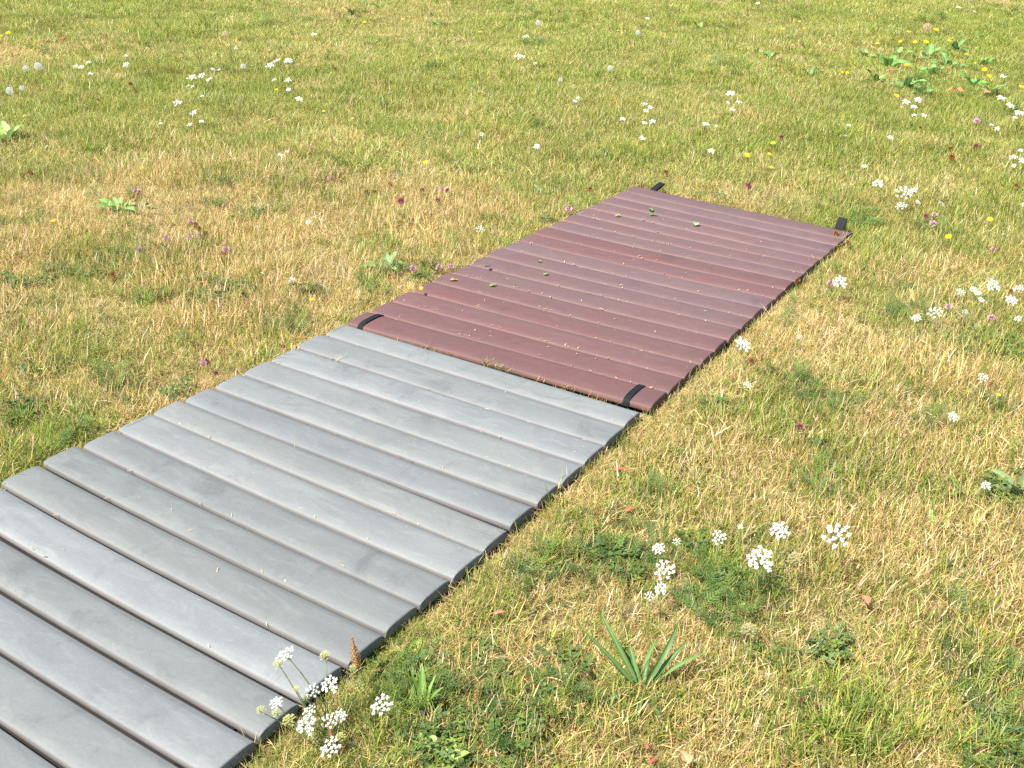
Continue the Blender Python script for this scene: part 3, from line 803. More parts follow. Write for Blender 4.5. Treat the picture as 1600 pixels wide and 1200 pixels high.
ST = (0.17, 0.21, 0.06)
CACHE = {}


def head_rot(az, tilt):
    return Vector((math.sin(tilt) * math.cos(az), math.sin(tilt) * math.sin(az), math.cos(tilt))).to_track_quat('Z', 'Y').to_euler()


def add_umbel(root, base, head, dpx, idx, near, tilt=.35, az=-2.4, seedy=None):
    """stem and head, in the coordinates of the thing"""
    R = dpx / 2 / ppm(head) if dpx else .02
    var = idx % 4; key = ('u', near, var, seedy)
    rel = head - root.location; b = base - root.location
    if key not in CACHE:
        if seedy: CACHE[key] = umbel_mesh('seed_head', 1.0, 20 + 3 * var, True, 300 + var, seedy, .75)
        else: CACHE[key] = umbel_mesh('flower_head', 1.0, ((17, 21, 14, 24) if near else (12, 15, 10, 14))[var], near, 300 + var, WHITE if near else (.78, .78, .74))
        CACHE[key] += (rays_mesh(CACHE[key][1], 1.0, (0.26, 0.30, 0.10) if not seedy else (.36, .36, .14), var),)
    me, ctrs, rays = CACHE[key]
    e = head_rot(az + random.uniform(-.5, .5), max(0, tilt + random.uniform(-.12, .12)))
    hm = obj('seed_head' if seedy else 'flower_head', me, root, rel, e, R)
    ry = obj('rays', rays, hm)
    nv = Vector((0, 0, 1)); nv.rotate(e)
    sm, _ = stem_mesh(b, rel - nv * R * .74, 0.0012 if near else .0018, ST, 0.012, idx)
    obj('stem', sm, root)
    return hm


def umbel_plant(px, py, dpx, z, label, idx, near=True, tilt=.35, az=-2.4, lean=(0.0, 0.0), cat='white flower', group='white umbel flowers', name='wild_carrot_flower', seedy=None):
    h = at(px, py, z)
    base = Vector((h.x + lean[0], h.y + lean[1], 0)); base.z = float(hgt(base.x, base.y))
    root = empty(name, base); tag(root, label, cat, group)
    add_umbel(root, base, h, dpx, idx, near, tilt, az, seedy)
    return root


# --- the many-headed plant at the mat's near right edge
b0 = at(508, 1162); b0.z = GZ
root = empty('wild_carrot_plant', b0)
tag(root, 'many-stemmed wild carrot with white umbels and green seed heads leaning over the grey mat edge', 'white flower', 'white umbel flowers')
k = 0
for px, py, dd, z in [(446, 1023, 32, .19), (516, 1070, 30, .13), (488, 1079, 24, .12), (432, 1098, 22, .11), (484, 1110, 24, .08), (480, 1133, 34, .09), (514, 1126, 27, .08), (532, 1118, 20, .07), (516, 1168, 34, .09)]:
    add_umbel(root, b0 + Vector((random.uniform(-.02, .03), random.uniform(-.02, .03), 0)), at(px, py, z), dd, k, True, .45, -2.2 + random.uniform(-.6, .6)); k += 1
for px, py, dd, z in [(436, 1038, 19, .175), (508, 1025, 19, .16), (463, 1077, 12, .13), (479, 1090, 13, .11), (408, 1110, 16, .11), (432, 1114, 16, .10), (452, 1126, 22, .09), (561, 1072, 20, .06), (488, 1152, 17, .06), (532, 1152, 18, .05), (551, 1045, 14, .09)]:
    add_umbel(root, b0 + Vector((random.uniform(-.02, .03), random.uniform(-.02, .03), 0)), at(px, py, z), dd, k, True, .3, -2.2 + random.uniform(-1, 1), seedy=(.44, .44, .17)); k += 1

# --- flowers near the camera, each on its own stem
NEAR = [
    (596, 1102, 36, .10, 'round white umbel standing in grass just right of the many-stemmed carrot plant', (.03, -.03)),
    (1189, 874, 46, .10, 'open lacy white umbel between two smaller heads on the dry right lawn', (.01, -.04)),
    (1308, 836, 46, .12, 'largest white umbel on the right lawn, above the coral red leaf', (.01, -.03)),
    (1218, 829, 31, .11, 'tilted white umbel just upper left of the largest umbel on the right', (.03, -.03)),
    (1123, 840, 25, .09, 'small flat white umbel left of the tilted one, over dry grass', (0, -.03)),
    (1157, 823, 10, .09, 'tiny pale white head just above the small flat umbel', (0, -.02)),
    (1057, 846, 14, .08, 'very small white flower beside the gap-toothed umbel, right of the green weed patch', (0, -.02)),
    (1029, 857, 21, .09, 'small white umbel at the top of the group above the ribwort plant', (0, -.02)),
    (1038, 891, 35, .09, 'widest white umbel in the group above the ribwort plant', (0, -.02)),
    (1033, 920, 21, .07, 'white umbel at the bottom right of the group above the ribwort plant', (0, -.02)),
    (1014, 931, 16, .07, 'bud-like white umbel at the bottom left of the group above the ribwort plant', (0, -.02)),
    (1160, 538, 27, .08, 'round white umbel touching the right edge of the red mat', (.02, -.03)),
    (1249, 526, 9, .06, 'single small white flower on dry grass right of the red mat', (0, 0)),
    (1313, 441, 24, .08, 'flat white umbel right of the red mat below its far corner', (0, -.03)),
    (1168, 602, 15, .05, 'faded whitish flower in dry grass right of where the mats meet', (0, -.02)),
    (1489, 651, 17, .06, 'solitary white flower in straw-coloured grass near the right edge', (0, -.02)),
    (1535, 590, 17, .07, 'sprawling small white umbel right of centre height at the right edge', (0, -.02)),
    (1541, 759, 17, .06, 'white flower beside the large pale leaves at the right edge', (0, -.02)),
    (1461, 488, 24, .09, 'fullest white umbel in the cluster on the right lawn', (0, -.03)),
    (1432, 497, 15, .07, 'flat white umbel just left of the fullest one on the right lawn', (0, -.03)),
    (1501, 457, 16, .09, 'slanting white umbel left of the daisies on the right lawn', (0, -.03)),
    (1552, 446, 23, .10, 'dense white umbel at the top of the right-hand cluster', (0, -.03)),
    (1508, 487, 10, .07, 'small white flower below the daisies on the right lawn', (0, -.02)),
    (1580, 469, 20, .08, 'wide flat white umbel below the brown head at the right edge', (0, -.02)),
    (1592, 451, 18, .09, 'white umbel cut by the right edge of the picture beside a brown head', (0, -.02)),
    (1591, 498, 13, .07, 'small white umbel low at the right edge under the wide flat one', (0, -.02)),
    (750, 358, 15, .06, 'cream white flower in straw left of the red mat', (0, -.02)),
    (482, 347, 10, .06, 'lone small white flower on the dry lawn above the grey mat', (0, 0)),
    (456, 437, 11, .05, 'pale white flower just above the grey mat far left corner', (0, 0)),
    (1372, 287, 19, .11, 'round white umbel on a bent stem beyond the red mat far corner', (.06, -.03)),
    (1411, 301, 27, .10, 'broad flat white umbel beyond the red mat far corner', (0, -.03)),
    (1427, 298, 15, .09, 'half-hidden white umbel behind the broad flat one', (0, -.02)),
    (1408, 322, 19, .06, 'thin edge-on white umbel below the broad flat one', (0, -.02)),
    (1434, 316, 9, .06, 'small greenish white head right of the thin edge-on umbel', (0, -.01)),
    (1470, 318, 11, .06, 'greenish fading umbel alone right of the broad flat one', (0, -.01)),
    (1350, 260, 10, .08, 'little white flower above the round umbel on a bent stem', (0, -.01)),
]
for i, (px, py, dd, z, lb, ln) in enumerate(NEAR):
    umbel_plant(px, py, dd, z, lb, i, True, .5, -1.9 + random.uniform(-.5, .5), ln)
for px, py, dd, z, lb in [(1243, 874, 26, .075, 'beige dried seed head below the tilted white umbel'), (1171, 985, 27, .05, 'greenish brown seed head puff right of the ribwort plant'), (1022, 941, 14, .05, 'tan seed head under the bud-like white umbel'), (968, 941, 13, .03, 'pale green seed bud left of the white umbel group')]:
    umbel_plant(px, py, dd, z, lb, px, True, .2, -2.4, (0, -.02), 'seed head', 'dried seed heads', 'dried_umbel', (.38, .34, .17))

# --- flowers farther off
FAR = [
    (118, 104, 9, 'leftmost of a row of white flowers near the upper left'), (127, 105, 10, 'white flower second from left in the upper left row'), (138, 98, 10, 'tilted white flower topping the upper left row'), (141, 115, 8, 'low white flower under the upper left row'),
    (197, 101, 11, 'white flower standing apart at the right end of the upper left row'), (197, 87, 6, 'tiny white flower above the one standing apart at upper left'), (368, 76, 7, 'small white flower alone above the upper left cluster'),
    (300, 121, 15, 'largest white umbel of the cluster left of the top centre'), (315, 118, 12, 'white umbel right of the largest in the upper left cluster'), (327, 124, 10, 'third white umbel rightward in the upper left cluster'), (294, 134, 6, 'small white flower under the largest umbel of the upper left cluster'), (301, 135, 6, 'small white flower next below the upper left cluster'),
    (332, 108, 7, 'small white flower above the upper left cluster'), (342, 109, 6, 'small pale flower above right of the upper left cluster'), (277, 161, 14, 'bright white umbel alone below the upper left cluster'), (303, 176, 12, 'white umbel a step below right of the bright lone one'), (296, 195, 9, 'pinkish white flower lowest under the upper left cluster'), (315, 190, 8, 'pale flat flower right of the pinkish white one'), (251, 193, 6, 'tiny white flower left of the pinkish white one'),
    (422, 102, 13, 'left white umbel of the bright trio at the top'), (432, 95, 12, 'middle white umbel of the bright trio at the top'), (451, 95, 14, 'right white umbel of the bright trio at the top'), (428, 125, 8, 'small white flower under the left of the bright trio'), (450, 125, 10, 'small white flower under the right of the bright trio'), (467, 155, 13, 'flat white umbel below the bright trio'), (451, 140, 8, 'dull pinkish flower between the trio and the flat umbel'),
    (490, 54, 10, 'white flower far off above the bright trio'), (437, 242, 9, 'round white flower at the border of the dry patch'), (449, 237, 7, 'small white flower right of the round one by the dry patch'), (316, 150, 6, 'dull white flower under the upper left cluster'),
    (812, 89, 17, 'brightest white umbel at the top centre'), (822, 57, 10, 'white flower above the brightest umbel at top centre'), (753, 210, 9, 'cream flower mid lawn left of the red mat end'), (839, 229, 11, 'white flower mid lawn nearest the cream one'), (836, 99, 7, 'dull cream flower beside the brightest umbel'),
    (898, 158, 8, 'left small white flower of the pair beyond the red mat'), (903, 153, 7, 'right small white flower of the pair beyond the red mat'), (973, 186, 9, 'white flower left of the tangled group beyond the red mat'), (1007, 163, 10, 'top white flower of the tangled group beyond the red mat'), (1016, 168, 10, 'right white flower of the tangled group beyond the red mat'), (1009, 173, 9, 'low left white flower of the tangled group beyond the red mat'), (1007, 192, 9, 'flat white flower under the tangled group'), (1019, 190, 11, 'brighter flat white flower under the tangled group'),
    (1004, 216, 10, 'white flower between the tangled group and the red mat'), (1111, 236, 12, 'white flower nearest the red mat far edge'), (1142, 146, 13, 'flat white umbel at top of the group right of the tangle'), (1154, 160, 11, 'white flower right in the group right of the tangle'), (1144, 171, 9, 'white flower low in the group right of the tangle'), (1137, 160, 6, 'tiny white flower left in the group right of the tangle'), (1103, 194, 11, 'greyish white head between tangle and group'), (1118, 197, 7, 'small white flower beside the greyish head'),
    (1415, 159, 12, 'left white umbel below the dock leaves'), (1434, 156, 13, 'right white umbel below the dock leaves'), (1428, 167, 10, 'third white umbel below the dock leaves'), (1428, 180, 8, 'lower left white flower below the dock leaves'), (1443, 180, 9, 'lower right white flower below the dock leaves'), (1391, 215, 10, 'white flower in open lawn under the dock leaves'), (1326, 196, 8, 'small pale flower left of the open lawn flower'), (1320, 212, 6, 'tiny pale flower under the small pale one'),
    (1564, 153, 14, 'flat white umbel right of the dock leaves'), (1578, 165, 13, 'white umbel next right of the flat one by the docks'), (1593, 177, 15, 'white umbel at the right edge below the dock leaves'), (1585, 184, 9, 'small white flower under the right edge umbel'), (1567, 119, 9, 'white flower above the flat one by the docks'), (1558, 201, 9, 'drooping white flower right of the pink clovers'), (1549, 195, 6, 'tiny cream flower left of the drooping one'),
    (1583, 246, 13, 'bright white umbel at the right edge over the dry patch'), (1597, 251, 11, 'white umbel clipped by the right edge'), (1584, 259, 8, 'small white flower under the bright right edge umbel'), (1595, 235, 8, 'small flat flower above the clipped umbel'),
    (1498, 12, 10, 'white flower in the far top right corner lawn'), (1184, 5, 8, 'white flower at the very top edge right of centre'), (1522, 18, 6, 'tiny white flower beside the far top right one'), (1012, 29, 7, 'small cream flower far off at the top'), (1599, 320, 9, 'cream flower at the right edge low'),
]
for i, (px, py, dd, lb) in enumerate(FAR):
    umbel_plant(px, py, dd * .98, .06, lb, i, False, .45, -1.8 + random.uniform(-.6, .6), (random.uniform(-.02, .02), random.uniform(-.03, .0)), 'white flower', 'white flowers far across the lawn', 'white_flower')

# --- daisies
def petal_head(R, n, col, disc, seed, layers=1, lift=.12, disc_r=.32):
    g = random.Random(seed); mb = MB()
    for ly in range(layers):
        for i in range(n):
            a = 6.283 * (i + .5 * ly) / n + g.uniform(-.08, .08); w_ = 3.0 / n * (1 + .3 * ly); l = R * (1 - .25 * ly) * g.uniform(.88, 1.05); z = R * (lift + .12 * ly)
            dv = Vector((math.cos(a), math.sin(a), 0)); sv = Vector((-dv.y, dv.x, 0)); k = g.uniform(.85, 1.1)
            vs = [dv * R * .15, dv * l * .6 + sv * w_ * l * .5 + Vector((0, 0, z)), dv * l + sv * w_ * l * .22 + Vector((0, 0, z * .8)), dv * l - sv * w_ * l * .22 + Vector((0, 0, z * .8)), dv * l * .6 - sv * w_ * l * .5 + Vector((0, 0, z))]
            mb.add(vs, [(0, 1, 2, 3, 4)], tuple(x * k for x in col))
    for ring in range(3):
        pass
    dz = R * (.16 + .1 * layers); vs = [Vector((0, 0, dz))]; m_ = 9
    for r, z in ((disc_r * .6, dz * .92), (disc_r, dz * .55)):
        vs += [Vector((R * r * math.cos(6.283 * q / m_), R * r * math.sin(6.283 * q / m_), z)) for q in range(m_)]
    fs = [(0, 1 + q, 1 + (q + 1) % m_) for q in range(m_)] + [(1 + q, 1 + m_ + q, 1 + m_ + (q + 1) % m_, 1 + (q + 1) % m_) for q in range(m_)]
    mb.add(vs, fs, disc)
    return mb.mesh('flower_head', M_PETAL, False)


def simple_flower(name, px, py, dpx, z, label, cat, group, mesh, col=ST, tilt=.4, lean=(0, -.01), part='flower_head', r=.0010):
    h = at(px, py, z); base = Vector((h.x + lean[0], h.y + lean[1], 0)); base.z = float(hgt(base.x, base.y))
    root = empty(name, base); tag(root, label, cat, group)
    R = dpx / 2 / ppm(h); e = head_rot(-1.9 + random.uniform(-.7, .7), max(0, tilt + random.uniform(-.2, .2)))
    obj(part, mesh, root, h - base, e, R)
    sm, _ = stem_mesh(Vector((0, 0, 0)), h - base, r, col, .006, px); obj('stem', sm, root)
    return root


DAISY = [petal_head(1, 16, (.8, .8, .78), (.75, .52, .05), 400 + i, 1, .05, .36) for i in range(2)]
for px, py, dd, lb in [(1521, 452, 12, 'upper daisy with yellow eye in the right-hand cluster'), (1528, 458, 12, 'middle daisy with yellow eye in the right-hand cluster'), (1533, 468, 11, 'lower daisy with yellow eye in the right-hand cluster')]:
    simple_flower('daisy', px, py, dd, .06, lb, 'daisy', 'daisies', DAISY[px % 2])

# --- yellow composite flowers
YEL = [petal_head(1, 13 + 2 * i, (.80, .55, .015), (.70, .42, .02), 410 + i, 2, .25, .2) for i in range(3)]
YF = [(13, 52, 11, 'deep yellow flower at the far left edge of the lawn'), (1, 57, 9, 'yellow flower cut off by the left edge'), (38, 181, 7, 'small orange flower low in the upper left grass'), (432, 140, 7, 'orange yellow flower below the bright white trio'), (506, 174, 8, 'yellow flower right of the bright white trio'), (570, 35, 9, 'yellow flower in the brownish patch at the top'), (630, 30, 7, 'faint yellow flower right in the brownish top patch'), (750, 50, 7, 'small yellow flower left of the top white umbels'),
      (665, 254, 11, 'spreading yellow flower left of the red mat end'), (551, 185, 6, 'tiny yellow flower mid lawn left of centre'), (84, 345, 9, 'yellow flower in the dry patch at left'), (222, 263, 8, 'yellow green flower over the dry patch at left'), (487, 468, 9, 'yellow flower just above the grey mat far left corner'), (658, 451, 9, 'yellow flower touching the left edge of the red mat'),
      (1168, 243, 11, 'leftmost yellow flower beyond the red mat'), (1208, 224, 11, 'topmost yellow flower beyond the red mat'), (1202, 241, 9, 'middle yellow flower beyond the red mat'), (1205, 262, 10, 'lowest yellow flower beyond the red mat'),
      (1224, 45, 8, 'left yellow flower of the pair at top right of centre'), (1257, 45, 8, 'right yellow flower of the pair at top right of centre'), (1249, 34, 6, 'small yellow flower above the pair at top right of centre'), (1420, 50, 9, 'yellow flower left of the beige clock above the docks'), (1463, 47, 11, 'yellow flower right of the beige clock above the docks'), (1407, 65, 9, 'yellow flower left in the row above the docks'), (1430, 66, 9, 'second yellow flower in the row above the docks'), (1447, 66, 11, 'brightest yellow flower in the row above the docks'), (1483, 64, 8, 'fifth yellow flower in the row above the docks'), (1491, 69, 8, 'rightmost yellow flower in the row above the docks'), (1371, 68, 8, 'yellow flower at the left end above the docks'),
      (1510, 85, 8, 'yellow flower among the right dock leaves'), (1417, 102, 12, 'yellow flower in the middle of the docks'), (1524, 99, 8, 'orange flower beside the right dock leaves'), (1538, 109, 11, 'bright yellow flower right of the docks'), (1545, 119, 11, 'yellow flower just below the bright one right of the docks'), (1401, 150, 11, 'orange yellow flower under the docks'), (1324, 114, 9, 'yellow flower left of the docks'), (1316, 113, 7, 'smaller yellow flower left of the docks'), (1596, 136, 10, 'yellow flower at the right edge level with the docks'),
      (1482, 370, 13, 'large orange yellow flower on the lawn right of the red mat far corner'), (1547, 343, 12, 'yellow flower near the right edge right of the red mat'), (1560, 617, 9, 'yellow flower in straw near the right edge'), (1447, 66 + 230, 5, 'tiny yellow flower near the broad flat white umbel')]
for i, (px, py, dd, lb) in enumerate(YF):
    simple_flower('yellow_flower', px, py, dd * .85, .05, lb, 'yellow flower', 'yellow flowers in the lawn', YEL[i % 3])

# --- clover heads, pink and withered
def clover_head(seed, c0, c1):
    g = random.Random(seed); mb = MB(); n = 46
    for i in range(n):
        z = 1 - 1.55 * (i + .5) / n; r = math.sqrt(max(0, 1 - z * z)); a = i * 2.39996
        dv = Vector((r * math.cos(a), r * math.sin(a), z)); sv = dv.orthogonal().normalized(); tv = dv.cross(sv); k = g.uniform(0, 1); l = g.uniform(.85, 1.08)
        col = tuple(x + (y - x) * k for x, y in zip(c0, c1)); up_ = Vector((0, 0, .35))
        p = dv * .35; q = dv * l + up_ * .4
        mb.add([p - sv * .1, p + sv * .1, q + sv * .13, q - sv * .13], [(0, 1, 2, 3)], [col, col, tuple(min(1, x * 1.25) for x in col), tuple(min(1, x * 1.25) for x in col)])
        mb.add([p - tv * .1, p + tv * .1, q + tv * .1], [(0, 1, 2)], col)
    return mb.mesh('flower_head', M_PETAL, False)


PINK = [clover_head(420 + i, (.40, .17, .25), (.66, .46, .50)) for i in range(3)]
CRIM = [clover_head(425, (.22, .05, .075), (.36, .14, .18))]
BROWN = [clover_head(430 + i, (.17, .075, .028), (.36, .17, .065)) for i in range(3)]
PF = [(212, 298, 10, 'p', 'pink clover beside the bright green rosette at left'), (219, 391, 12, 'p', 'pale pink clover lowest on the dry patch at left'), (260, 372, 11, 'p', 'pink clover left of centre on the dry patch'), (297, 372, 11, 'p', 'pink clover middle of the dry patch beside another head'), (298, 348, 9, 'p', 'pale pink clover at the top of the dry patch row'), (312, 368, 8, 'p', 'small mauve clover in the dry patch row'), (353, 390, 12, 'p', 'pink clover right end of the dry patch row'), (488, 233, 11, 'p', 'pink clover at the border of green and dry lawn'), (529, 227, 7, 'p', 'faint pink clover right of the one at the border'), (518, 279, 10, 'p', 'magenta pink clover above the feathery dark weed'),
      (627, 316, 13, 'c', 'crimson clover head left of the red mat'), (660, 298, 9, 'c', 'dark purple clover left of the purple trio'), (691, 298, 11, 'p', 'purple pink clover of the trio left of the red mat'), (699, 299, 10, 'c', 'dark purple clover of the trio left of the red mat'), (684, 313, 9, 'c', 'low purple clover of the trio left of the red mat'), (889, 327, 12, 'p', 'pink clover at the far left edge of the red mat'), (646, 420, 13, 'p', 'faded pink clover near the strap end of the red mat'), (686, 418, 11, 'p', 'white pink clover close to the red mat left edge'), (705, 418, 11, 'p', 'pink clover touching the red mat left edge'),
      (318, 569, 12, 'p', 'white and red clover beside the grey mat far left edge'), (324, 566, 10, 'c', 'deep red clover beside the white and red one'), (338, 584, 10, 'c', 'small dark red clover nearest the grey mat edge'), (1250, 668, 13, 'c', 'bright magenta clover on the right lawn'), (1297, 443, 11, 'p', 'pink clover right of the red mat beside a flat white umbel'), (1482, 480, 11, 'p', 'round pink clover beside the fullest white umbel'), (1549, 497, 13, 'p', 'taller pink clover below the dense white umbel'),
      (1526, 190, 11, 'p', 'pale pink clover below the docks'), (1525, 229, 12, 'c', 'magenta clover below the pale pink one under the docks'), (1458, 350, 12, 'p', 'pink clover right of the red mat far corner'), (1447, 338, 10, 'c', 'dull red clover left of the pink one near the far corner'), (1460, 336, 9, 'p', 'faded clover above the pink one near the far corner'), (1221, 215, 8, 'c', 'dark red clover among the yellow flowers beyond the red mat'), (1169, 291, 10, 'c', 'dark purple clover just behind the red mat far edge'), (1171, 293, 8, 'c', 'second dark clover just behind the red mat far edge'), (1552, 390, 9, 'p', 'mauve clover near the right edge'), (1252, 3 + 1090, 8, 'c', 'tiny dark red head in dry grass at lower right')]
for i, (px, py, dd, t, lb) in enumerate(PF):
    simple_flower('clover_flower', px, py, dd * .95, .042, lb, 'clover', 'clover flowers', (PINK[i % 3] if t == 'p' else CRIM[0]), tilt=.3)
BF = [(204, 132, 9, 'upper rust brown head of the pair at upper left'), (212, 144, 9, 'lower rust brown head of the pair at upper left'), (154, 157, 7, 'rust head left of the brown pair at upper left'), (278, 246, 11, 'brown head at the left above the dry patch'), (298, 250, 9, 'brown head second from left above the dry patch'), (357, 258, 10, 'brown head third above the dry patch'), (372, 266, 10, 'brown head rightmost above the dry patch'), (48, 271, 11, 'dark brown head near the left edge'), (438, 256, 10, 'rust head under the round white flower'), (306, 352, 12, 'orange brown withered head on the dry patch'), (312, 358, 11, 'second orange brown withered head on the dry patch'), (322, 366, 11, 'third orange brown withered head on the dry patch'), (350, 398, 11, 'orange withered head under the right pink clover'), (495, 111, 8, 'brown head right of the bright white trio'), (525, 109, 8, 'brown head farther right of the bright white trio'), (176, 430, 12, 'rust brown head in the dark clover at left'), (180, 440, 10, 'lower rust head in the dark clover at left'), (573, 301, 10, 'rust head left of the crimson clover'), (586, 301, 10, 'second rust head left of the crimson clover'), (609, 288, 10, 'rust head above the crimson clover'),
      (735, 182, 9, 'brown head mid lawn left'), (792, 184, 9, 'brown head mid lawn centre'), (834, 181, 7, 'small brown head mid lawn right'), (922, 297, 10, 'red brown head at the red mat far left corner'), (1041, 269, 10, 'rust head beyond the left strap end'), (1306, 365, 12, 'pinkish brown withered head beside the right strap end'), (1246, 439, 11, 'orange brown head at the red mat right edge'), (1326, 380, 10, 'orange withered head just below the red mat far right corner'), (1435, 572, 13, 'tan brown withered head on the dry right lawn'), (1325, 615, 13, 'orange red withered head on the right lawn'), (1175, 565, 12, 'orange red withered petals right of the red mat'), (1580, 456, 11, 'round brown head in the right edge cluster'), (1487, 246, 14, 'pinkish brown withered head mid right lawn'), (1485, 233, 10, 'upper pinkish brown head mid right lawn'), (1438, 200, 8, 'rust head under the docks'), (1261, 197, 8, 'rust head left of the far white flowers'), (1310, 199, 8, 'red brown head right of the far white flowers'), (1102, 202, 8, 'orange head under the greyish white head'), (1588, 290, 11, 'tan head at the right edge'), (1545, 541, 10, 'rust head in green grass near the right edge'), (442, 542, 11, 'rust red head at the grey mat far left edge'), (1273, 1100, 9, 'dark brown head on the bare dry patch')]
for i, (px, py, dd, lb) in enumerate(BF):
    simple_flower('withered_clover_head', px, py, dd * .85, .036, lb, 'dead flower', 'withered brown flower heads', BROWN[i % 3], (.25, .18, .08), .35)

# --- dandelion clocks
def clock_mesh(seed, col):
    g = random.Random(seed); mb = MB(); n = 150
    for i in range(n):
        z = 1 - 1.85 * (i + .5) / n; r = math.sqrt(max(0, 1 - z * z)); a = i * 2.39996
        dv = Vector((r * math.cos(a), r * math.sin(a), z)); sv = dv.orthogonal().normalized(); tv = dv.cross(sv)
        p = dv * .12; q = dv * .88
        mb.add([p, q + sv * .012, q - sv * .012], [(0, 1, 2)], tuple(x * .8 for x in col))
        for j in range(5):
            b = g.random() * 6.283; o_ = (sv * math.cos(b) + tv * math.sin(b)); o2 = dv.cross(o_)
            t = q + dv * .13 + o_ * .2
            mb.add([q, t + o2 * .035, t - o2 * .035], [(0, 1, 2)], col)
    vs = [Vector((.13 * math.cos(b * 1.047), .13 * math.sin(b * 1.047), 0)) for b in range(6)] + [Vector((0, 0, .13)), Vector((0, 0, -.13))]
    mb.add(vs, [(b, (b + 1) % 6, 6) for b in range(6)] + [((b + 1) % 6, b, 7) for b in range(6)], (.35, .28, .16))
    return mb.mesh('seed_clock', M_FLUFF, False)


CLK = [clock_mesh(440, (.78, .75, .72)), clock_mesh(441, (.72, .55, .38))]
for px, py, dd, v, lb in [(60, 104, 14, 0, 'round white dandelion clock, largest of three at upper left'), (41, 108, 12, 0, 'dandelion clock just left of the largest one'), (15, 142, 13, 0, 'dandelion clock at the left edge below the others'), (34, 138, 9, 0, 'faint half-bare dandelion clock right of the left edge one'), (954, 107, 11, 0, 'grey dandelion clock beyond the red mat'), (997, 51, 9, 0, 'small grey dandelion clock far off top centre'), (841, 36, 10, 0, 'small dandelion clock above the top centre umbel'), (380, 104, 10, 0, 'beige dandelion clock left of the bright white trio'), (352, 53, 10, 1, 'tan dandelion clock far off at the top left'), (1449, 43, 15, 1, 'beige round clock above the docks'), (876, 125, 8, 0, 'tiny grey clock between the umbels and the red mat')]:
    simple_flower('dandelion_clock', px, py, dd * .85, .08, lb, 'dandelion clock', 'dandelion clocks', CLK[v], part='seed_clock', tilt=.1, r=.0016)

# --- seed spikes
def spike_mesh(seed, col, col2):
    g = random.Random(seed); mb = MB(); n = 120
    for i in range(n):
        t = i / n; a = i * 2.39996; r = .13 * math.sin(min(1, t * 1.15 + .12) * math.pi) ** .6 + .02
        p = Vector((r * math.cos(a), r * math.sin(a), t)); o_ = Vector((math.cos(a), math.sin(a), .5)).normalized(); s = Vector((-math.sin(a), math.cos(a), 0)); k = g.random()
        c_ = tuple(x + (y - x) * k for x, y in zip(col, col2))
        mb.add([p - s * .035 - Vector((0, 0, .03)), p + s * .035 - Vector((0, 0, .03)), p + o_ * .055 + Vector((0, 0, .03))], [(0, 1, 2)], c_)
        mb.add([p - o_ * .05 - s * .03, p + o_ * .04, p - o_ * .05 + s * .03], [(0, 1, 2)], c_)
    tube(mb, [(0, 0, 0), (0, 0, .5), (0, 0, .95)], .08, .03, tuple(x * .6 for x in col), 6)
    return mb.mesh('spike', M_DRY, False)


SPK = spike_mesh(450, (.34, .17, .055), (.62, .38, .17))
for x0, y0, x1, y1, z, lb in [(558, 1042, 549, 1004, .06, 'rusty upright seed spike at the grey mat right edge'), (519, 1152, 511, 1130, .05, 'rusty seed spike among the stems of the carrot plant'), (743, 1098, 750, 1070, .015, 'pale orange seed spike in grass right of the carrot plant'), (1177, 1, 1178, -6, .03, 'tan seed spike at the very top of the lawn')]:
    p0 = at(x0, y0, z); L_ = math.hypot(x1 - x0, y1 - y0) / ppm(p0) / .86; base = Vector((p0.x + .012, p0.y, float(hgt(p0.x, p0.y))))
    root = empty('seed_spike', base); tag(root, lb, 'seed spike', 'rusty seed spikes')
    dv = (rt * (x1 - x0) - up * (y1 - y0)).normalized(); dv = (dv + fw * .25).normalized()
    obj('spike', SPK, root, p0 - base, dv.to_track_quat('Z', 'Y').to_euler(), L_)
    sm, _ = stem_mesh((0, 0, 0), p0 - base, .0013, ST, .004, x0); obj('stem', sm, root)

# --- leafy weeds
def leaf_mesh(ln, wd, col, seed, curl=.9, th=.6, wavy=.08, point=1.0, fold=.25, stalk=.12, lobes=0):
    """leaf growing from the origin along +x: rises, then arches over"""
    g = random.Random(seed); mb = MB(); ns = 11; vs = []; cs = []
    p = Vector((0, 0, 0)); a = th; ph = g.random() * 6
    rib = tuple(min(1, x * 1.35 + .03) for x in col)
    for i in range(ns + 1):
        t = i / ns
        if t < stalk: wv = .07
        else:
            u = (t - stalk) / (1 - stalk); wv = (math.sin(math.pi * min(1, u ** .75)) ** (.75 * point)) * (1 - .25 * u) + .03
            if lobes: wv *= .55 + .45 * abs(math.sin(u * lobes * math.pi))
        hw = wd / 2 * wv; lift = hw * fold; wz = wavy * wd * math.sin(ph + t * 11) * wv
        dv = Vector((math.cos(a), 0, math.sin(a))); nrm = Vector((-math.sin(a), 0, math.cos(a)))
        k = g.uniform(.93, 1.07); c_ = tuple(x * k for x in col)
        for s, l_, cc in ((-1, lift + wz, c_), (-.5, lift * .4 + wz * .3, c_), (0, 0, rib), (.5, lift * .4 - wz * .3, c_), (1, lift - wz, c_)):
            vs.append(p + Vector((0, s * hw, 0)) + nrm * l_); cs.append(cc)
        p = p + dv * ln / ns; a -= curl / ns * (.4 + 1.2 * t)
    fs = [(i * 5 + j, i * 5 + j + 1, i * 5 + j + 6, i * 5 + j + 5) for i in range(ns) for j in range(4)]
    mb.add(vs, fs, cs)
    return mb.mesh('leaf', M_LEAF)


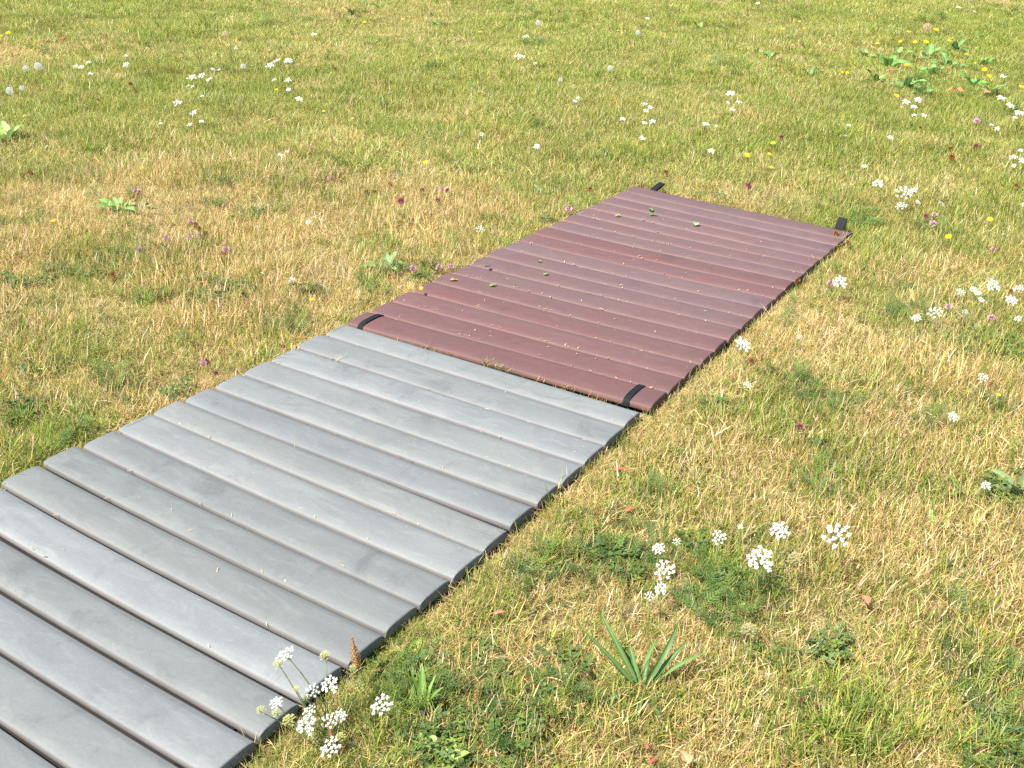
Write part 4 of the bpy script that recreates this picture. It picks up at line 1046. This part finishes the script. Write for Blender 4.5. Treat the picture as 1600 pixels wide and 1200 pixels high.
def rosette(name, px, py, n, ln, wd, col, label, cat, group=None, th=(.3, 1.0), curl=.9, wavy=.08, point=1.0, seed=0, stalk=.12, lobes=0, azs=None, extra=(), fold=.25):
    base = at(px, py); base.z = float(hgt(base.x, base.y))
    root = empty(name, base); tag(root, label, cat, group); g = random.Random(seed)
    for i in range(n):
        az = azs[i] if azs else 6.283 * (i + g.uniform(-.25, .25)) / n
        k = g.uniform(.8, 1.2); c_ = tuple(x * k for x in col); s = g.uniform(.7, 1.15)
        me = leaf_mesh(ln * s, wd * s * g.uniform(.85, 1.15), c_, seed * 31 + i, curl * g.uniform(.6, 1.3), g.uniform(*th), wavy, point, fold, stalk, lobes)
        obj('leaf', me, root, (.004 * math.cos(az), .004 * math.sin(az), 0), (g.uniform(-.25, .25), 0, az))
    return root


# ribwort in the foreground: long narrow leaves, upper fan upright, lower ones drooping, their shade painted in as darker green
g0 = at(1003, 1082); g0.z = GZ; root = empty('ribwort_plant', g0); tag(root, 'ribwort plantain with long narrow green leaves in the foreground grass', 'weed')
for i, (az, ln, th, curl, wd, kk) in enumerate([(2.45, .14, .95, .35, .011, 1.0), (2.2, .10, .75, .9, .012, .8), (1.85, .14, 1.2, .75, .012, 1.05), (1.3, .13, 1.15, 1.15, .013, .9), (.95, .095, .85, 1.0, .014, 1.1), (.8, .11, .75, .5, .011, .85), (.42, .13, .5, .55, .011, 1.25), (1.6, .075, 1.1, .5, .013, 1.1), (3.6, .08, .5, 1.9, .014, .6), (4.5, .06, .5, 1.6, .013, .7), (5.0, .085, .4, 1.5, .014, .65), (5.6, .075, .45, 1.6, .014, .6), (2.0, .06, 1.0, .8, .012, 1.15), (1.1, .055, 1.0, 1.0, .012, .75)]):
    me = leaf_mesh(ln * 1.3, wd * 1.0, tuple(x * kk for x in (.085, .165, .036)), 500 + i, curl, th, .06, .62, .45, .1)
    obj('leaf', me, root, (.005 * math.cos(az), .005 * math.sin(az), .012), (random.uniform(-.5, .5), 0, az))

DG = (.155, .255, .065)
DOCKS = [(1352, 88, 5, .17, .05, 'dock plant at the far left of the dock patch'), (1388, 106, 6, .19, .065, 'dock with large leaves left in the dock patch, beside a brown leaf'), (1405, 84, 5, .15, .05, 'dock at the top left of the dock patch'), (1366, 134, 6, .13, .05, 'rounded low dock at the bottom left of the dock patch'), (1413, 142, 6, .16, .06, 'dock in front of the dock patch beside an orange flower'), (1436, 150, 4, .15, .055, 'dock with flat spread leaves at the front of the dock patch'), (1432, 96, 4, .13, .05, 'small dock in the upper middle of the dock patch'), (1455, 118, 5, .17, .07, 'dock with cupped leaves in the middle of the dock patch'), (1452, 88, 5, .16, .055, 'dock at the top middle of the dock patch'), (1482, 106, 5, .18, .06, 'dock with one tall leaf right of the middle of the patch'), (1490, 82, 5, .15, .055, 'dock at the top right of the dock patch'), (1518, 132, 6, .17, .055, 'dock behind the coral red leaf at right'), (1535, 100, 4, .14, .05, 'dock beside the bright yellow flowers'), (1548, 148, 5, .14, .05, 'dock at the right end of the dock patch'), (1205, 92, 5, .13, .045, 'lone dock far off left of the dock patch'), (1264, 118, 4, .12, .035, 'thin lone dock between the dock patch and centre'), (1125, 44, 5, .12, .04, 'small green weed far off right of top centre'), (1092, 42, 4, .11, .035, 'narrow green weed beside the far right of centre one'), (552, 25, 5, .12, .035, 'narrow green weed in the brownish patch at the top'), (684, 37, 5, .12, .04, 'dark green weed right of the brownish top patch'), (1535, 64, 4, .14, .04, 'dark weed with upright leaf far right above the docks')]
for i, (px, py, n, ln, wd, lb) in enumerate(DOCKS):
    rosette('dock_plant', px, py, n + 1, ln * 1.15, wd * 1.35, tuple(x * random.uniform(.85, 1.2) for x in DG), lb, 'weed', 'dock plants', (.45, 1.25), 1.2, .12, .8, 600 + i, .12)
rosette('broadleaf_weed', 186, 334, 9, .115, .05, (.165, .31, .06), 'bright green broadleaf rosette on the dry patch at left', 'weed', None, (.4, 1.2), .9, .1, .9, 640)
rosette('broadleaf_weed', 222, 330, 4, .10, .045, (.26, .27, .085), 'yellowing broadleaf weed right of the bright green rosette', 'weed', None, (.2, .7), 1.0, .1, .9, 641)
rosette('broadleaf_weed', 10, 224, 6, .18, .07, (.26, .37, .10), 'pale lettuce green weed at the left edge', 'weed', None, (.7, 1.3), .7, .1, .9, 642)
rosette('lobed_weed', 603, 418, 7, .11, .055, (.17, .27, .09), 'bluish green lobed weed left of the red mat', 'weed', None, (.4, 1.1), .9, .1, .9, 643, .15, 3)
rosette('broadleaf_weed', 348, 462, 7, .06, .04, (.12, .21, .06), 'dark round-leaved weed on the lawn above the grey mat', 'weed', None, (.3, 1.0), .8, .1, .7, 644, .25)
rosette('broadleaf_weed', 660, 1102, 8, .085, .016, (.15, .27, .05), 'upright grassy-leaved weed right of the round white umbel', 'weed', None, (.8, 1.35), .5, .05, .9, 645, .08)
rosette('lobed_weed', 688, 1190, 6, .075, .04, (.24, .33, .07), 'yellow green lobed-leaf weed at the bottom edge', 'weed', None, (.4, 1.0), .9, .1, .9, 646, .2, 3)
rosette('lobed_weed', 943, 870, 7, .085, .028, (.13, .23, .055), 'flat lobed green weed right of the grey mat', 'weed', None, (.25, .7), .8, .08, 1.0, 647, .1, 4)
rosette('broadleaf_weed', 1505, 772, 6, .065, .022, (.17, .29, .06), 'small green weed left of the white flower at right edge', 'weed', None, (.3, .9), .9, .08, 1.0, 648)
rosette('pale_leaf_weed', 1597, 778, 5, .11, .032, (.15, .21, .08), 'large pale grey-green leaves at the right edge', 'weed', None, (.5, 1.0), 1.0, .06, 1.0, 649, .1, 0, [2.5, 2.9, 2.1, 1.2, 3.6])
rosette('lobed_weed', 1458, 825, 5, .055, .022, (.22, .34, .06), 'small light green weed on the right lawn', 'weed', None, (.3, .8), .8, .08, 1.0, 650, .1, 3)
rosette('broadleaf_weed', 640, 1020, 5, .04, .022, (.20, .30, .06), 'small bright leafy weed by the grey mat right edge', 'weed', None, (.3, .9), .8, .1, .8, 651, .2)
rosette('broadleaf_weed', 248, 655, 3, .03, .02, (.30, .37, .08), 'tiny yellow green seedling at the grey mat left edge', 'weed', None, (.5, 1.1), .6, .05, .8, 652, .2)
rosette('broadleaf_weed', 308, 632, 6, .05, .022, (.19, .28, .05), 'small leafy weed at the grey mat left edge', 'weed', None, (.4, 1.1), .8, .1, .8, 653, .2)
rosette('broadleaf_weed', 656, 440, 6, .06, .03, (.17, .28, .06), 'leafy weed against the red mat left edge', 'weed', None, (.4, 1.0), .8, .1, .8, 654, .2)
rosette('broadleaf_weed', 712, 262, 5, .09, .03, (.13, .22, .05), 'dark low weed mid lawn left of the red mat end', 'weed', None, (.2, .7), .8, .1, .9, 655)
rosette('broadleaf_weed', 850, 303, 5, .08, .035, (.16, .27, .10), 'bluish leafy weed near the red mat far left corner', 'weed', None, (.3, 1.0), .8, .1, .8, 656)

# --- fallen and withered leaves
def flat_leaf(name, px, py, z, ln, wd, col, label, cat, group, az, seed, th=.15, curl=.5, mat=None):
    p = at(px, py, z); me = leaf_mesh(ln, wd, col, seed, curl, th, .12, .9, .3, .1)
    if mat: me.materials.clear(); me.materials.append(mat)
    o = obj(name, me, None, p, (0, 0, az)); tag(o, label, cat, group); return o


for i, (px, py, z, ln, wd, col, lb, az) in enumerate([
        (1357, 945, .03, .036, .019, (.55, .16, .09), 'coral red fallen leaf on the right lawn', 1.7), (1508, 144, .05, .14, .07, (.62, .20, .09), 'coral red withered dock leaf in the dock patch', 2.7), (1382, 113, .04, .15, .05, (.36, .15, .06), 'brown withered dock leaf at left in the dock patch', .4), (1535, 146, .04, .12, .05, (.45, .19, .09), 'brown red withered leaf at the right end of the docks', .2), (1345, 138, .03, .1, .045, (.36, .18, .07), 'brown leaf under the rounded low dock', .5), (1212, 92, .04, .1, .05, (.45, .22, .1), 'tan withered leaf on the lone far dock', .6), (1292, 100, .03, .07, .04, (.48, .19, .08), 'orange leaf far off between lone dock and dock patch', .5), (1292, 57, .03, .08, .05, (.48, .19, .1), 'orange red leaf far off right of top centre', .3), (1264, 104, .03, .06, .03, (.4, .18, .08), 'rust leaf at the thin lone dock', 1.2),
        (1078, 1196, .02, .035, .02, (.50, .24, .12), 'tan orange leaf at the bottom edge below the ribwort plant', 1.9), (1012, 1192, .02, .022, .010, (.34, .06, .05), 'dark red leaf scrap at the bottom edge below the ribwort plant', .4), (1010, 1172, .015, .02, .010, (.34, .10, .06), 'red brown scrap just under the ribwort plant', 1.4), (955, 735, .02, .05, .014, (.42, .10, .06), 'thin red scrap near the grey mat right edge', .1), (975, 800, .02, .04, .014, (.40, .12, .07), 'red brown curled scrap right of the grey mat', .6), (98, 62, .03, .1, .05, (.45, .07, .05), 'red leaf far off at upper left', 2.0), (770, 960, .02, .03, .014, (.40, .16, .10), 'rust scrap in dry grass right of the grey mat', .3)]):
    flat_leaf('withered_leaf', px, py, z, ln, wd, col, lb, 'dead leaf', 'withered red and brown leaves', az, 700 + i, .3, .8, M_DRY)
for i, (px, py, ln, wd, col, lb, az) in enumerate([
        (1013, 336, .06, .026, (.10, .18, .06), 'dark green leaf lying on a far red slat', .3), (1020, 330, .05, .022, (.12, .19, .08), 'dull green leaf beside the dark one on a far red slat', 1.9), (1086, 353, .055, .034, (.22, .33, .12), 'bright green oval leaf on a far red slat', 1.3), (960, 338, .045, .02, (.30, .30, .09), 'yellow green scrap on a far red slat at left', .4), (846, 410, .028, .016, (.12, .2, .05), 'small green leaf on a middle red slat', 2.2), (849, 429, .026, .016, (.16, .24, .06), 'small green leaf just below the other on middle red slats', .6), (764, 447, .035, .02, (.18, .27, .06), 'leafy green scrap on a red slat near the left edge', .5), (757, 418, .03, .016, (.03, .035, .03), 'blackish scrap on a red slat near the left edge', .4), (701, 438, .04, .02, (.40, .22, .06), 'orange brown leaf on the red mat left edge', .1)]):
    flat_leaf('fallen_leaf', px, py, .034, ln, wd, col, lb, 'leaf', 'fallen leaves on the red mat', az, 740 + i, .25, .7)

# --- loose straw clippings on the mats
mb = MB(); g = random.Random(9)
for i in range(240):
    onred = g.random() < .78; u_ = g.uniform(.0, .05) if g.random() < .75 else g.uniform(0, .95)
    if onred: q = RO + RA * g.uniform(.03, 1.17) + RN * (RPITCH * (g.randrange(0, 14) + u_))
    else: q = GO + GA * g.uniform(.03, 1.17) - GN_ * (GPITCH * (g.randrange(0, 12) - u_))
    z = .0038 + .0265 * (.80 + .20 * (1 - (2 * u_ - 1) ** 2)) - .003 * (not onred); az = g.random() * 6.28; l = g.uniform(.006, .018); w_ = g.uniform(.0007, .0016)
    dv = Vector((math.cos(az), math.sin(az), g.uniform(0, .3))) * l; sv = Vector((-math.sin(az), math.cos(az), 0)) * w_; p = Vector((q.x, q.y, z)); k = g.uniform(.6, 1.1)
    mid = p + dv * .5 + Vector((0, 0, .0015))
    mb.add([p - sv, p + sv, mid + sv, mid - sv, p + dv + sv * .4, p + dv - sv * .4], [(0, 1, 2, 3), (3, 2, 4, 5)], (.62 * k, .50 * k, .30 * k))
o = obj('straw_clippings', mb.mesh('straw_clippings', M_DRY, False)); o['kind'] = 'stuff'; o['label'] = 'loose straw clippings scattered over both mats'; o['category'] = 'straw'
